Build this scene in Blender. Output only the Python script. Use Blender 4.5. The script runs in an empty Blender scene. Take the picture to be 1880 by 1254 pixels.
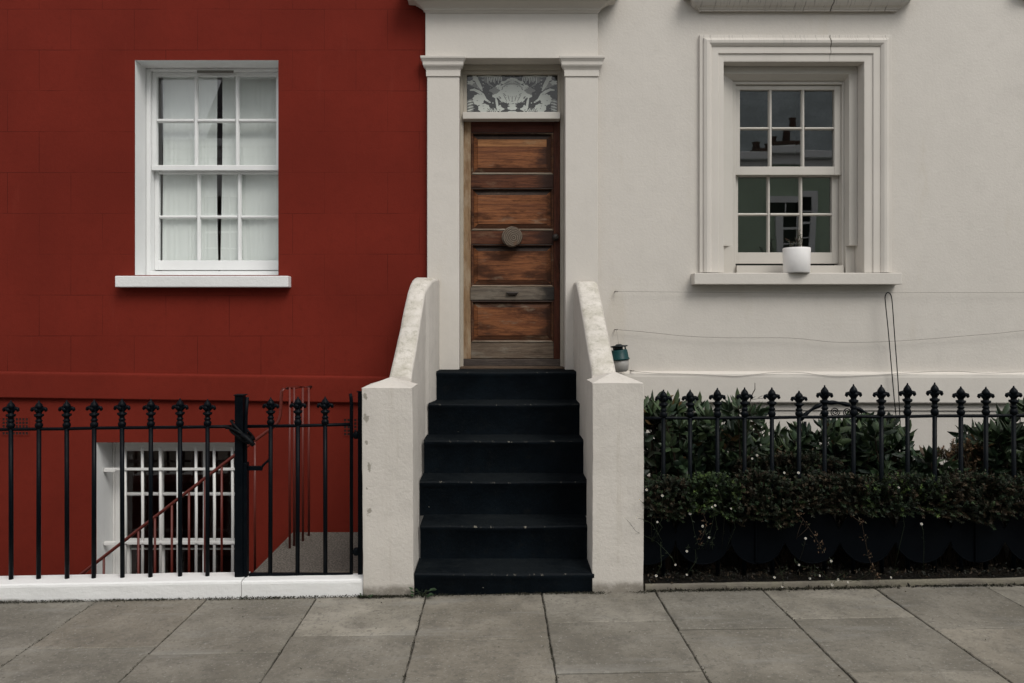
import bpy, bmesh, math, random
from mathutils import Vector, Matrix, noise as mnoise

random.seed(7)
scene = bpy.context.scene
COL = scene.collection

# ------------------------------------------------------------------ camera, sky, sun, exposure
F, CX, CY, H, DW = 1440.0, 912.0, 600.0, 1.67, 6.5      # focal length and vanishing point in photo pixels, eye height, distance to the facade
cam_d = bpy.data.cameras.new('camera')
cam = bpy.data.objects.new('camera', cam_d)
COL.objects.link(cam)
cam.location = (0, -DW, H)
cam.rotation_euler = (math.radians(90), 0, 0)
cam_d.sensor_width = 36
cam_d.lens = F / 1880 * 36
cam_d.shift_x = (940 - CX) / 1880
cam_d.shift_y = -(627 - CY) / 1880
cam_d.clip_start = 0.05
cam_d.clip_end = 1000
scene.camera = cam

SUN_EL, SUN_ROT = math.radians(50), math.radians(150)
world = bpy.data.worlds.new('World')
scene.world = world
world.use_nodes = True
wn = world.node_tree
sky = wn.nodes.new('ShaderNodeTexSky')
sky.sky_type = 'NISHITA'
sky.sun_disc = False
sky.sun_elevation = SUN_EL
sky.sun_rotation = SUN_ROT
sky.dust_density = 3.0
sky.air_density = 1.0
hs = wn.nodes.new('ShaderNodeHueSaturation')
hs.inputs['Saturation'].default_value = 0.22
wn.links.new(sky.outputs[0], hs.inputs['Color'])
# a closed cloud layer evens the sky out: the clear-sky texture mixed with uniform cloud grey
cloud = wn.nodes.new('ShaderNodeMix')
cloud.data_type = 'RGBA'
cloud.inputs[0].default_value = 0.55
cloud.inputs[7].default_value = (4.7, 4.75, 4.8, 1)
wn.links.new(hs.outputs[0], cloud.inputs[6])
wn.links.new(cloud.outputs[2], wn.nodes['Background'].inputs[0])
wn.nodes['Background'].inputs[1].default_value = 0.15

sun_d = bpy.data.lights.new('sun', 'SUN')
sun_d.energy = 1.35
sun_d.angle = math.radians(28)
sun_d.color = (1.0, 0.965, 0.9)
sun = bpy.data.objects.new('sun', sun_d)
COL.objects.link(sun)
sdir = Vector((math.sin(SUN_ROT) * math.cos(SUN_EL), math.cos(SUN_ROT) * math.cos(SUN_EL), math.sin(SUN_EL)))
sun.rotation_euler = sdir.to_track_quat('Z', 'Y').to_euler()
sun.location = sdir * 40

scene.view_settings.view_transform = 'Standard'
scene.view_settings.look = 'None'
scene.view_settings.gamma = 1
scene.view_settings.exposure = 0.27
scene.cycles.max_bounces = 8
scene.cycles.transparent_max_bounces = 12


def X(px, D): return (px - CX) * D / F
def Z(py, D): return H - (py - CY) * D / F
def P(px, py, D): return Vector((X(px, D), D - DW, Z(py, D)))
SLOPE = 0.0172                                            # the street rises gently to the right


# ------------------------------------------------------------------ materials
class G:
    def __init__(s, name, rough=0.7, spec=0.3):
        s.m = bpy.data.materials.new(name)
        s.m.use_nodes = True
        s.nt = s.m.node_tree
        s.b = s.nt.nodes['Principled BSDF']
        s.b.inputs['Roughness'].default_value = rough
        s.b.inputs['Specular IOR Level'].default_value = spec
        s._tc = None

    def n(s, t, **p):
        nd = s.nt.nodes.new('ShaderNode' + t)
        for k, v in p.items():
            setattr(nd, k, v)
        return nd

    def put(s, sock, v):
        if hasattr(v, 'is_output'):
            s.nt.links.new(v, sock)
        elif isinstance(v, (tuple, list)) and len(v) == 3 and sock.type == 'RGBA':
            sock.default_value = (*v, 1)
        else:
            sock.default_value = v

    def co(s, scale=(1, 1, 1), loc=(0, 0, 0)):
        if s._tc is None:
            s._tc = s.n('TexCoord')
        mp = s.n('Mapping')
        s.nt.links.new(s._tc.outputs['Object'], mp.inputs[0])
        mp.inputs['Scale'].default_value = scale
        mp.inputs['Location'].default_value = loc
        return mp.outputs[0]

    def noise(s, scale, detail=4, rough=0.55, vec=None, dist=0.0):
        nd = s.n('TexNoise')
        s.put(nd.inputs['Vector'], vec if vec is not None else s.co())
        nd.inputs['Scale'].default_value = scale
        nd.inputs['Detail'].default_value = detail
        nd.inputs['Roughness'].default_value = rough
        nd.inputs['Distortion'].default_value = dist
        return nd.outputs[0]

    def voronoi(s, scale, vec=None, feature='F1'):
        nd = s.n('TexVoronoi', feature=feature)
        s.put(nd.inputs['Vector'], vec if vec is not None else s.co())
        nd.inputs['Scale'].default_value = scale
        return nd.outputs['Distance']

    def step(s, v, a, b, lo=0.0, hi=1.0):
        nd = s.n('MapRange', interpolation_type='SMOOTHSTEP')
        s.put(nd.inputs[0], v)
        for i, q in enumerate((a, b, lo, hi)):
            nd.inputs[i + 1].default_value = q
        return nd.outputs[0]

    def mix(s, f, a, b, mode='MIX'):
        nd = s.n('Mix', data_type='RGBA', blend_type=mode)
        s.put(nd.inputs[0], f); s.put(nd.inputs[6], a); s.put(nd.inputs[7], b)
        return nd.outputs[2]

    def math(s, op, a, b=0.0):
        nd = s.n('Math', operation=op)
        s.put(nd.inputs[0], a); s.put(nd.inputs[1], b)
        return nd.outputs[0]

    def xyz(s):
        nd = s.n('SeparateXYZ')
        s.put(nd.inputs[0], s.co())
        return nd.outputs

    def attr(s, name='Col'):
        return s.n('Attribute', attribute_name=name).outputs['Color']

    def bump(s, h, strength=0.2, dist=0.01):
        nd = s.n('Bump')
        s.put(nd.inputs['Height'], h)
        nd.inputs['Strength'].default_value = strength
        nd.inputs['Distance'].default_value = dist
        s.nt.links.new(nd.outputs[0], s.b.inputs['Normal'])

    def color(s, c): s.put(s.b.inputs['Base Color'], c)
    def rough(s, c): s.put(s.b.inputs['Roughness'], c)


def mul(c, k): return tuple(x * k for x in c)


def plaster(name, base, mott=0.12, grain=0.12, streak=0.0, dirt=None, moss=0.0, top_moss=0.0, rough=0.85, chips=None, specks=False):
    g = G(name, rough, 0.2)
    big = g.noise(1.1, 5, 0.6)
    c = g.mix(g.step(big, 0.3, 0.7), base, mul(base, 1 - mott))
    fine = g.noise(9, 6, 0.65)
    c = g.mix(g.step(fine, 0.45, 0.75, 0, 0.6), c, mul(base, 1 - mott * 1.6))
    if streak:
        v = g.co((9, 9, 0.35))
        st = g.step(g.noise(2.2, 6, 0.7, v), 0.52, 0.78, 0, streak)
        c = g.mix(st, c, tuple(b * k for b, k in zip(base, (0.62, 0.58, 0.5))))
    if dirt:                                                # ragged splash stain along the foot
        z = g.xyz()[2]
        h = g.step(z, dirt[0], dirt[0] + dirt[1], 1, 0)
        d = g.step(g.math('MULTIPLY', h, g.math('ADD', g.noise(7, 7, 0.7), 0.25)), 0.28, 0.62, 0, dirt[2])
        c = g.mix(d, c, (0.09, 0.075, 0.05))
    if moss:
        v = g.step(g.noise(4.5, 9, 0.75), 0.38, 0.66, 0, moss)
        c = g.mix(v, c, (0.3, 0.28, 0.2))
        v = g.step(g.noise(19, 9, 0.8), 0.5, 0.68, 0, moss)
        c = g.mix(v, c, (0.15, 0.145, 0.09))
        v = g.step(g.noise(8, 6, 0.6, g.co(loc=(3, 1, 2))), 0.64, 0.7, 0, moss if moss > .6 else 0)
        c = g.mix(v, c, (0.66, 0.64, 0.6))
    if specks:
        c = g.mix(g.step(g.math('ADD', g.voronoi(2.3), g.math('MULTIPLY', g.noise(60, 3), 0.012)), 0.012, 0.02, 0.5, 0), c, (0.2, 0.17, 0.13))
        c = g.mix(g.step(g.noise(2.1, 8, 0.75, g.co(loc=(5, 2, 8))), 0.57, 0.72, 0, 0.4), c, mul(base, 0.84))
        c = g.mix(g.step(g.noise(1.3, 7, 0.7, g.co((2.4, 2, 0.6), (1, 6, 3))), 0.58, 0.72, 0, 0.35), c, (base[0] * .86, base[1] * .83, base[2] * .76))
    if chips:
        ox, oy, oz = g.xyz()[0], g.xyz()[1], g.xyz()[2]
        wob = g.noise(30, 6, 0.75)
        for (cx, cz, r) in chips:
            dx = g.math('MULTIPLY', g.math('SUBTRACT', ox, cx), 1.5)
            dz = g.math('SUBTRACT', oz, cz)
            d = g.math('SQRT', g.math('ADD', g.math('MULTIPLY', dx, dx), g.math('MULTIPLY', dz, dz)))
            d = g.math('ADD', d, g.math('MULTIPLY', g.math('SUBTRACT', wob, 0.5), r * 4.2))
            c = g.mix(g.step(d, r * 0.72, r, 1, 0), c, (0.3, 0.28, 0.24))
    g.color(c)
    c = g.mix(g.step(g.noise(46, 6, 0.8, g.co(loc=(2, 9, 4))), 0.52, 0.68, 0, 0.4), c, mul(base, 0.9))
    g.color(c)
    h = g.math('ADD', g.math('MULTIPLY', g.noise(48, 6, 0.7), 0.8), g.noise(6, 4, 0.5))
    g.bump(h, grain * 1.15, 0.012)
    return g.m


WALL = (0.60, 0.563, 0.515)
M_WHITE_WALL = plaster('white_render', WALL, 0.06, 0.22, streak=0.07, specks=True)
M_WHITE_TRIM = plaster('white_trim', mul(WALL, 1.02), 0.05, 0.14, streak=0.07, specks=True)
M_PIER = plaster('pier_render', mul(WALL, 0.98), 0.09, 0.28, streak=0.3, dirt=(0.0, 0.16, 0.7))
M_PIER_CHIP = plaster('pier_render_chipped', mul(WALL, 0.98), 0.09, 0.28, streak=0.3, dirt=(-0.02, 0.16, 0.7),
                      chips=[(-0.125, 1.10, 0.03), (-0.11, 0.80, 0.026), (-0.128, 0.95, 0.016), (-0.11, 0.52, 0.03), (-0.125, 0.66, 0.014), (-0.135, 1.24, 0.02)])
M_PARAPET = plaster('parapet_render', mul(WALL, 1.0), 0.1, 0.3, streak=0.35)
M_PARAPET_TOP = plaster('parapet_weathered_top', mul(WALL, 1.05), 0.14, 0.4, moss=0.5)
M_KERB_WHITE = plaster('white_painted_kerb', (0.76, 0.76, 0.75), 0.05, 0.25, dirt=(-0.07, 0.08, 0.75))
M_EDGING = plaster('stone_edging', (0.165, 0.147, 0.122), 0.35, 0.5, moss=0.35)

def crack(g, c):
    x, y, z = g.xyz()
    d = g.math('ABSOLUTE', g.math('SUBTRACT', g.math('ADD', x, g.math('MULTIPLY', g.math('SUBTRACT', g.noise(9, 4), 0.5), 0.05)), 2.752 - 3.5))
    k = g.math('MULTIPLY', g.step(d, 0.002, 0.007, 1, 0), g.step(z, 3.82, 4.02, 0, 1))
    return g.mix(g.math('MULTIPLY', k, 0.85), c, (0.06, 0.05, 0.04))
# stained cornice over the right window
g = G('stained_cornice', 0.85, 0.2)
c = g.mix(g.step(g.noise(2, 5), 0.35, 0.7), mul(WALL, 0.98), mul(WALL, 0.86))
v = g.co((30, 2.0, 0.9))
c = g.mix(g.step(g.noise(1.6, 6, 0.72, v), 0.56, 0.7, 0, 0.8), c, (0.1, 0.085, 0.07))
v = g.co((75, 4.0, 1.4), (5, 0, 0))
c = g.mix(g.step(g.noise(1.5, 5, 0.7, v), 0.6, 0.7, 0, 0.85), c, (0.045, 0.04, 0.035))
c = crack(g, c)
g.color(c); g.bump(g.noise(30, 5), 0.2, 0.01)
M_CORNICE = g.m

# window surround with rain streaks running down from its top edge
g = G('streaked_surround', 0.85, 0.2)
c = g.mix(g.step(g.noise(1.5, 5), 0.35, 0.7), mul(WALL, 1.0), mul(WALL, 0.93))
st_ = g.step(g.noise(1.5, 5, 0.7, g.co((60, 1.0, 0.8), (2, 0, 0))), 0.54, 0.66, 0, 0.75)
st_ = g.math('MULTIPLY', st_, g.step(g.math('ADD', g.xyz()[2], g.math('MULTIPLY', g.noise(11, 3), 0.2)), 4.08, 4.2, 0, 1))
c = g.mix(st_, c, (0.07, 0.06, 0.05))
c = g.mix(g.step(g.noise(2.0, 6, 0.7, g.co((9, 9, 0.35))), 0.52, 0.8, 0, 0.14), c, (0.34, 0.31, 0.25))
g.color(crack(g, c)); g.bump(g.math('ADD', g.math('MULTIPLY', g.noise(55, 5, 0.6), 0.5), g.noise(6, 4, 0.5)), 0.09, 0.012)
M_SURROUND = g.m
# red stucco lined out as ashlar
RED = (0.158, 0.0182, 0.0102)
def red_wall(name, joints):
    g = G(name, 0.85, 0.12)
    c = g.mix(g.step(g.noise(0.9, 5), 0.3, 0.7), mul(RED, 1.06), mul(RED, 0.84))
    c = g.mix(g.step(g.noise(14, 6, 0.7), 0.45, 0.8, 0, 0.5), c, mul(RED, 0.74))
    v = g.co((5, 5, 0.4))
    c = g.mix(g.step(g.noise(2.0, 6, 0.7, v), 0.5, 0.8, 0, 0.35), c, (0.13, 0.016, 0.009))
    c = g.mix(g.step(g.noise(30, 5, 0.7, g.co(loc=(7, 0, 1))), 0.66, 0.74, 0, 0.25), c, (0.17, 0.035, 0.02))
    c = g.mix(g.step(g.noise(1.6, 8, 0.75, g.co(loc=(3, 5, 1))), 0.55, 0.75, 0, 0.45), c, (RED[0] * 0.72, RED[1] * 0.8, RED[2] * 0.9))
    c = g.mix(g.step(g.noise(2.4, 7, 0.75, g.co((3.5, 3, 0.45), (8, 5, 1))), 0.58, 0.72, 0, 0.4), c, (RED[0] * 1.12, RED[1] * 1.5, RED[2] * 1.6))
    h = g.math('ADD', g.math('MULTIPLY', g.noise(60, 5, 0.6), 0.35), g.math('MULTIPLY', g.noise(5, 5, 0.6), 0.8))
    if joints:
        x, y, z = g.xyz()
        wob = g.math('MULTIPLY', g.math('SUBTRACT', g.noise(2.0, 3), 0.5), 0.008)
        cb = g.n('CombineXYZ')
        g.put(cb.inputs[0], g.math('ADD', x, 3.43 + 5.25 + 4.0))
        g.put(cb.inputs[1], g.math('ADD', g.math('ADD', z, wob), -3.963 + 0.3386 * 31))
        br = g.n('TexBrick', offset=0.5, offset_frequency=2)
        g.put(br.inputs['Vector'], cb.outputs[0])
        br.inputs['Scale'].default_value = 1
        br.inputs['Mortar Size'].default_value = 0.0035
        br.inputs['Mortar Smooth'].default_value = 0.25
        br.inputs['Brick Width'].default_value = 0.525
        br.inputs['Row Height'].default_value = 0.3386
        j = br.outputs['Fac']
        vis = g.step(g.noise(1.7, 3, 0.6, g.co(loc=(2, 2, 2))), 0.36, 0.68, 0.08, 1)
        j = g.math('MULTIPLY', j, vis)
        c = g.mix(g.math('MULTIPLY', j, 0.55), c, mul(RED, 0.28))
        h = g.math('SUBTRACT', h, g.math('MULTIPLY', j, 1.2))
    g.color(c); g.bump(h, 0.22, 0.012)
    return g.m
M_RED = red_wall('red_stucco', True)
M_RED_PLAIN = red_wall('red_stucco_plain', False)


def paint(name, base, rough=0.45, spec=0.4, dirt=0.25, bump=0.06):
    g = G(name, rough, spec)
    c = g.mix(g.step(g.noise(3.5, 6, 0.65), 0.4, 0.75, 0, dirt), base, mul(base, 0.78))
    c = g.mix(g.step(g.noise(40, 5, 0.7), 0.62, 0.75, 0, dirt), c, mul(base, 0.6))
    g.color(c)
    g.rough(g.step(g.noise(12, 5), 0.3, 0.7, rough * 0.85, min(1, rough * 1.2)))
    g.bump(g.noise(28, 5, 0.6), bump, 0.01)
    return g.m
M_FRAME = paint('white_gloss_paint', (0.77, 0.775, 0.77), 0.4)
M_REVEAL = plaster('white_reveal', (0.75, 0.755, 0.75), 0.04, 0.12)
M_CREAM = paint('cream_paint', (0.53, 0.5, 0.455), 0.45)
M_JAMB = paint('jamb_paint', (0.43, 0.39, 0.33), 0.5, dirt=0.4)
M_BARS = paint('white_bar_paint', (0.74, 0.73, 0.71), 0.45, dirt=0.4)
M_REDPAINT = paint('red_metal_paint', (0.105, 0.017, 0.011), 0.45)
M_VENT = paint('vent_slot', (0.2, 0.19, 0.17), 0.6)
M_HOLE_SHADE = paint('vent_hole_shade', (0.012, 0.006, 0.005), 0.9)  # near-black colour painted for the shade inside the air bricks
M_POT = paint('pot_glaze', (0.78, 0.76, 0.745), 0.35, 0.5, dirt=0.3, bump=0.12)
M_TEAL = paint('teal_plastic', (0.004, 0.042, 0.045), 0.45, 0.25)
M_CAP = paint('dark_plastic', (0.006, 0.011, 0.014), 0.45, 0.25)
M_MILKY = paint('milky_plastic', (0.3, 0.29, 0.275), 0.4, 0.3)
M_SHEET = paint('dark_cast_sheet', (0.0008, 0.0016, 0.0028), 0.7, 0.05)

g = G('black_iron', 0.42, 0.09)
c = g.mix(g.step(g.noise(25, 5), 0.45, 0.75), (0.0012, 0.0026, 0.0045), (0.0025, 0.004, 0.0056))
c = g.mix(g.step(g.noise(60, 5, 0.75), 0.7, 0.78, 0, 0.5), c, (0.02, 0.012, 0.009))
g.color(c); g.rough(g.step(g.noise(9, 5), 0.3, 0.7, 0.32, 0.55)); g.bump(g.noise(70, 5, 0.7), 0.25, 0.006)
M_IRON = g.m

g = G('cable_rubber', 0.55, 0.12); g.color((0.0025, 0.0035, 0.0045)); M_CABLE = g.m
g = G('thin_wire', 0.5, 0.4); g.color((0.22, 0.2, 0.18)); g.b.inputs['Metallic'].default_value = 0.6; M_WIRE = g.m

# black painted stone treads, worn and dusty
g = G('black_step_paint', 0.8, 0.08)
BK = (0.0022, 0.0041, 0.0062)
c = g.mix(g.step(g.noise(3.5, 6, 0.7), 0.35, 0.75), BK, mul(BK, 1.9))
c = g.mix(g.step(g.noise(12, 7, 0.75), 0.52, 0.75, 0, 0.6), c, (0.011, 0.012, 0.012))
c = g.mix(g.step(g.noise(95, 3, 0.6), 0.71, 0.75, 0, 0.4), c, (0.05, 0.048, 0.04))
c = g.mix(g.step(g.voronoi(7, g.co((1, 1, 1.4))), 0.022, 0.034, 0.6, 0), c, (0.3, 0.29, 0.25))
g.color(c); g.rough(g.step(g.noise(6, 5), 0.3, 0.7, 0.6, 0.9)); g.bump(g.noise(45, 6, 0.7), 0.35, 0.01)
M_STEP = g.m
g = G('dusty_tread', 0.85, 0.06)
c = g.mix(g.step(g.noise(4, 6, 0.7), 0.35, 0.7), mul(BK, 0.8), (0.006, 0.0085, 0.0105))
c = g.mix(g.step(g.noise(20, 7, 0.8, g.co((0.6, 1, 1))), 0.5, 0.7, 0, 0.7), c, (0.0125, 0.0145, 0.0155))
c = g.mix(g.step(g.noise(110, 4, 0.7), 0.66, 0.72, 0, 0.6), c, (0.07, 0.066, 0.055))
wear = g.math('ADD', g.math('ABSOLUTE', g.xyz()[0], 0.0), g.math('MULTIPLY', g.math('SUBTRACT', g.noise(7, 6, 0.7), 0.5), 0.5))
c = g.mix(g.step(wear, 0.1, 0.42, 0.5, 0), c, (0.0105, 0.013, 0.0145))
g.color(c); g.bump(g.noise(45, 6, 0.7), 0.35, 0.01)
M_TREAD = g.m
g = G('worn_nosing', 0.85, 0.2)
c = g.mix(g.step(g.noise(26, 6, 0.75, g.co((1, 0.4, 0.4))), 0.57, 0.66), BK, (0.15, 0.14, 0.115))
g.color(c); M_NOSE = g.m


def wood(name, a, b, dark, grey, axis='X', dk=0.5, gr=0.3, seed=0.0, rdark=None):
    g = G(name, 0.62, 0.2)
    sc = (1.0, 9, 20) if axis == 'X' else (20, 9, 1.0)
    lo = (1.1, 1, 3.2) if axis == 'X' else (3.2, 1, 1.1)
    v = g.co(sc, (seed, seed * 1.7, seed * 0.6))
    grain = g.noise(2.4, 8, 0.7, v, 0.4)
    c = g.mix(g.step(grain, 0.34, 0.66), a, b)
    fine = g.noise(9, 6, 0.8, v)
    c = g.mix(g.step(fine, 0.48, 0.66, 0, 0.8), c, mul(b, 0.42))
    blot = g.noise(3.6, 6, 0.6, g.co(lo, (seed * 3, 0, seed)), 0.2)
    c = g.mix(g.step(blot, 0.66 - dk * 0.3, 0.86 - dk * 0.25, 0, 0.9), c, mul(b, 0.32))
    w = g.noise(3.4, 6, 0.65, g.co(lo, (seed + 4, 2, seed * 2)))
    c = g.mix(g.step(w, 0.62 - gr * 0.3, 0.82 - gr * 0.3, 0, 0.85), c, grey)
    c = g.mix(g.step(g.noise(10, 8, 0.8, v), 0.57, 0.66, 0, 0.7), c, mul(dark, 0.8))
    if rdark is not None:                                  # old dark varnish left towards the lock side
        xx = g.math('ADD', g.xyz()[0], g.math('MULTIPLY', g.math('SUBTRACT', g.noise(5, 5, 0.7, g.co((1, 1, 3), (seed, 0, seed))), 0.5), 0.34))
        c = g.mix(g.step(xx, rdark - 3.5 - 0.05, rdark - 3.5 + 0.09, 0, 0.88), c, dark)
    g.color(c); g.bump(g.math('ADD', grain, fine), 0.45, 0.005)
    g.rough(g.step(blot, 0.3, 0.7, 0.5, 0.75))
    return g.m
O1, O2, DKW, GRW = (0.26, 0.098, 0.036), (0.115, 0.039, 0.016), (0.02, 0.008, 0.005), (0.22, 0.165, 0.115)
M_WPANEL = [wood('oak_panel', O1, O2, DKW, GRW, 'X', (0.6, 0.5, 0.85, 0.8)[i], (0.03, 0.08, 0.12, 0.22)[i], 1.3 * i + 0.7, X((985, 1002, 1004, 990)[i], 6.66)) for i in range(4)]
M_WSTRIP = wood('oak_light_strip', (0.33, 0.15, 0.06), (0.2, 0.085, 0.034), DKW, (0.3, 0.19, 0.1), 'X', 0.1, 0.2, 2.9)
M_WPALE = wood('oak_bleached_edge', (0.3, 0.25, 0.19), (0.18, 0.13, 0.09), (0.03, 0.02, 0.015), (0.34, 0.3, 0.24), 'X', 0.35, 0.5, 3.3)
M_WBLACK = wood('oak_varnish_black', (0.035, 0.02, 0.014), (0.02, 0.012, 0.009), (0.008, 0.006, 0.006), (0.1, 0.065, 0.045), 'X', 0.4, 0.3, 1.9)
M_WRAIL = wood('oak_rail', (0.125, 0.043, 0.019), (0.06, 0.02, 0.01), DKW, (0.15, 0.085, 0.05), 'X', 0.5, 0.18, 2.2, X(985, 6.66))
M_WTOP = wood('oak_top_rail', (0.075, 0.019, 0.009), (0.05, 0.014, 0.008), DKW, (0.1, 0.04, 0.02), 'X', 0.4, 0.1, 5.2)
M_WSTILE_PALE = wood('oak_stile_bleached', (0.3, 0.2, 0.115), (0.2, 0.115, 0.06), (0.09, 0.04, 0.02), (0.33, 0.25, 0.17), 'Z', 0.2, 0.5, 3.1)
M_WSTILE_RED = wood('oak_stile_red', (0.09, 0.026, 0.012), (0.055, 0.016, 0.009), DKW, (0.13, 0.05, 0.03), 'Z', 0.45, 0.1, 6.4)
M_WGREY = wood('oak_weathered', (0.17, 0.13, 0.095), (0.1, 0.07, 0.05), (0.012, 0.010, 0.010), (0.2, 0.175, 0.14), 'X', 0.35, 0.5, 8.3)
M_WFLAP = wood('oak_flap', (0.16, 0.13, 0.1), (0.08, 0.065, 0.052), (0.01, 0.009, 0.009), (0.17, 0.145, 0.115), 'X', 0.3, 0.5, 9.9, X(990, 6.66))
M_WKICK = wood('oak_kick_board', (0.09, 0.07, 0.058), (0.05, 0.04, 0.036), (0.012, 0.011, 0.012), (0.11, 0.09, 0.075), 'X', 0.4, 0.4, 4.3)
M_WMOULD = wood('oak_moulding', (0.12, 0.05, 0.024), (0.06, 0.024, 0.013), DKW, (0.2, 0.16, 0.11), 'X', 0.6, 0.3, 7.1)
M_WSILL = wood('oak_threshold', (0.11, 0.075, 0.05), (0.07, 0.045, 0.03), (0.02, 0.014, 0.01), (0.13, 0.1, 0.075), 'X', 0.3, 0.3, 11.0)
g = G('end_grain', 0.7, 0.2)
x, y, z = g.xyz()
KX, KZ = X(940, 6.6), Z(435, 6.6)
rx = g.math('SUBTRACT', x, KX - 3.5 + 0.012); rz = g.math('SUBTRACT', z, KZ - 0.01)
rr = g.math('SQRT', g.math('ADD', g.math('MULTIPLY', rx, rx), g.math('MULTIPLY', rz, rz)))
rr = g.math('ADD', rr, g.math('MULTIPLY', g.noise(14, 4), 0.03))
ring = g.math('SINE', g.math('MULTIPLY', rr, 420))
c = g.mix(g.step(ring, -1, 1), (0.05, 0.038, 0.028), (0.16, 0.125, 0.095))
c = g.mix(g.step(g.noise(13, 6), 0.5, 0.7, 0, 0.7), c, (0.1, 0.05, 0.027))
c = g.mix(g.step(g.noise(45, 6, 0.8), 0.6, 0.68, 0, 0.8), c, (0.025, 0.02, 0.016))
g.color(c); g.bump(ring, 0.3, 0.002); M_KNOB = g.m
g = G('old_bronze', 0.45, 0.5); g.color((0.035, 0.028, 0.024)); g.b.inputs['Metallic'].default_value = 0.5; M_BRONZE = g.m

# paving
g = G('york_stone_slab', 0.85, 0.22)
at = g.attr()
c = g.mix(1.0, at, g.mix(g.step(g.noise(1.8, 6, 0.65), 0.3, 0.64), (1.08, 1.06, 1.02), (0.68, 0.66, 0.62)), 'MULTIPLY')
c = g.mix(g.step(g.noise(7, 7, 0.75), 0.46, 0.7, 0, 0.55), c, (0.1, 0.092, 0.08))
c = g.mix(g.step(g.noise(34, 8, 0.8), 0.5, 0.62, 0, 0.6), c, (0.1, 0.093, 0.08))
c = g.mix(g.step(g.noise(62, 6, 0.8, g.co(loc=(4, 4, 4))), 0.56, 0.66, 0, 0.65), c, (0.37, 0.355, 0.32))
c = g.mix(g.step(g.noise(2.6, 6, 0.7, g.co((0.5, 2.5, 1), (3, 8, 0))), 0.52, 0.7, 0, 0.5), c, (0.24, 0.232, 0.21))
c = g.mix(g.step(g.noise(130, 4, 0.7), 0.6, 0.72, 0, 0.55), c, (0.07, 0.065, 0.057))
c = g.mix(g.step(g.math('ADD', g.voronoi(4.3), g.math('MULTIPLY', g.noise(30, 3), 0.03)), 0.03, 0.055, 0.6, 0), c, (0.06, 0.055, 0.048))
c = g.mix(g.step(g.math('ADD', g.voronoi(6.1, g.co(loc=(9, 2, 0))), g.math('MULTIPLY', g.noise(40, 3), 0.02)), 0.02, 0.03, 0.6, 0), c, (0.4, 0.39, 0.35))
g.color(c); g.bump(g.math('ADD', g.noise(90, 6, 0.7), g.math('MULTIPLY', g.noise(6, 5), 1.5)), 0.3, 0.006)
M_SLAB = g.m
g = G('joint_mortar', 0.95, 0.1)
c = g.mix(g.step(g.noise(9, 6, 0.7), 0.4, 0.65), (0.035, 0.031, 0.026), (0.2, 0.185, 0.16))
g.color(g.mix(g.step(g.noise(3, 4), 0.55, 0.7, 0, 0.6), c, (0.04, 0.045, 0.028))); g.bump(g.noise(80, 5), 0.5, 0.01)
M_JOINT = g.m
g = G('asphalt', 0.9, 0.2)
g.color(g.mix(g.noise(120, 4, 0.7), (0.035, 0.035, 0.036), (0.08, 0.078, 0.075))); g.bump(g.noise(160, 4), 0.5, 0.01)
M_ASPHALT = g.m
g = G('granite_landing', 0.85, 0.2)
c = g.mix(g.step(g.noise(70, 5, 0.8), 0.42, 0.6), (0.075, 0.067, 0.057), (0.2, 0.182, 0.158))
c = g.mix(g.step(g.noise(28, 6, 0.8), 0.55, 0.68, 0, 0.7), c, (0.06, 0.053, 0.045))
g.color(c); g.bump(g.noise(110, 4), 0.4, 0.006); M_LANDING = g.m
g = G('soil', 0.95, 0.1)
g.color(g.mix(g.step(g.noise(22, 6, 0.75), 0.4, 0.65), (0.004, 0.0038, 0.0032), (0.014, 0.011, 0.008))); g.bump(g.noise(40, 6), 0.8, 0.03)
M_SOIL = g.m
g = G('area_concrete', 0.9, 0.2); g.color(g.mix(g.noise(8, 6), (0.08, 0.07, 0.065), (0.16, 0.15, 0.14))); M_CONC = g.m

def interior(name, c, rough=0.9):
    g = G(name, rough, 0.1); g.color(g.mix(g.noise(1.4, 4), c, mul(c, 0.6))); return g.m
M_ROOM = interior('room_interior', (0.5, 0.48, 0.46))
M_ROOM_GREEN = interior('dark_room_interior', (0.1, 0.12, 0.1))
M_ROOM_BROWN = interior('basement_interior', (0.2, 0.1, 0.08))

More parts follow.
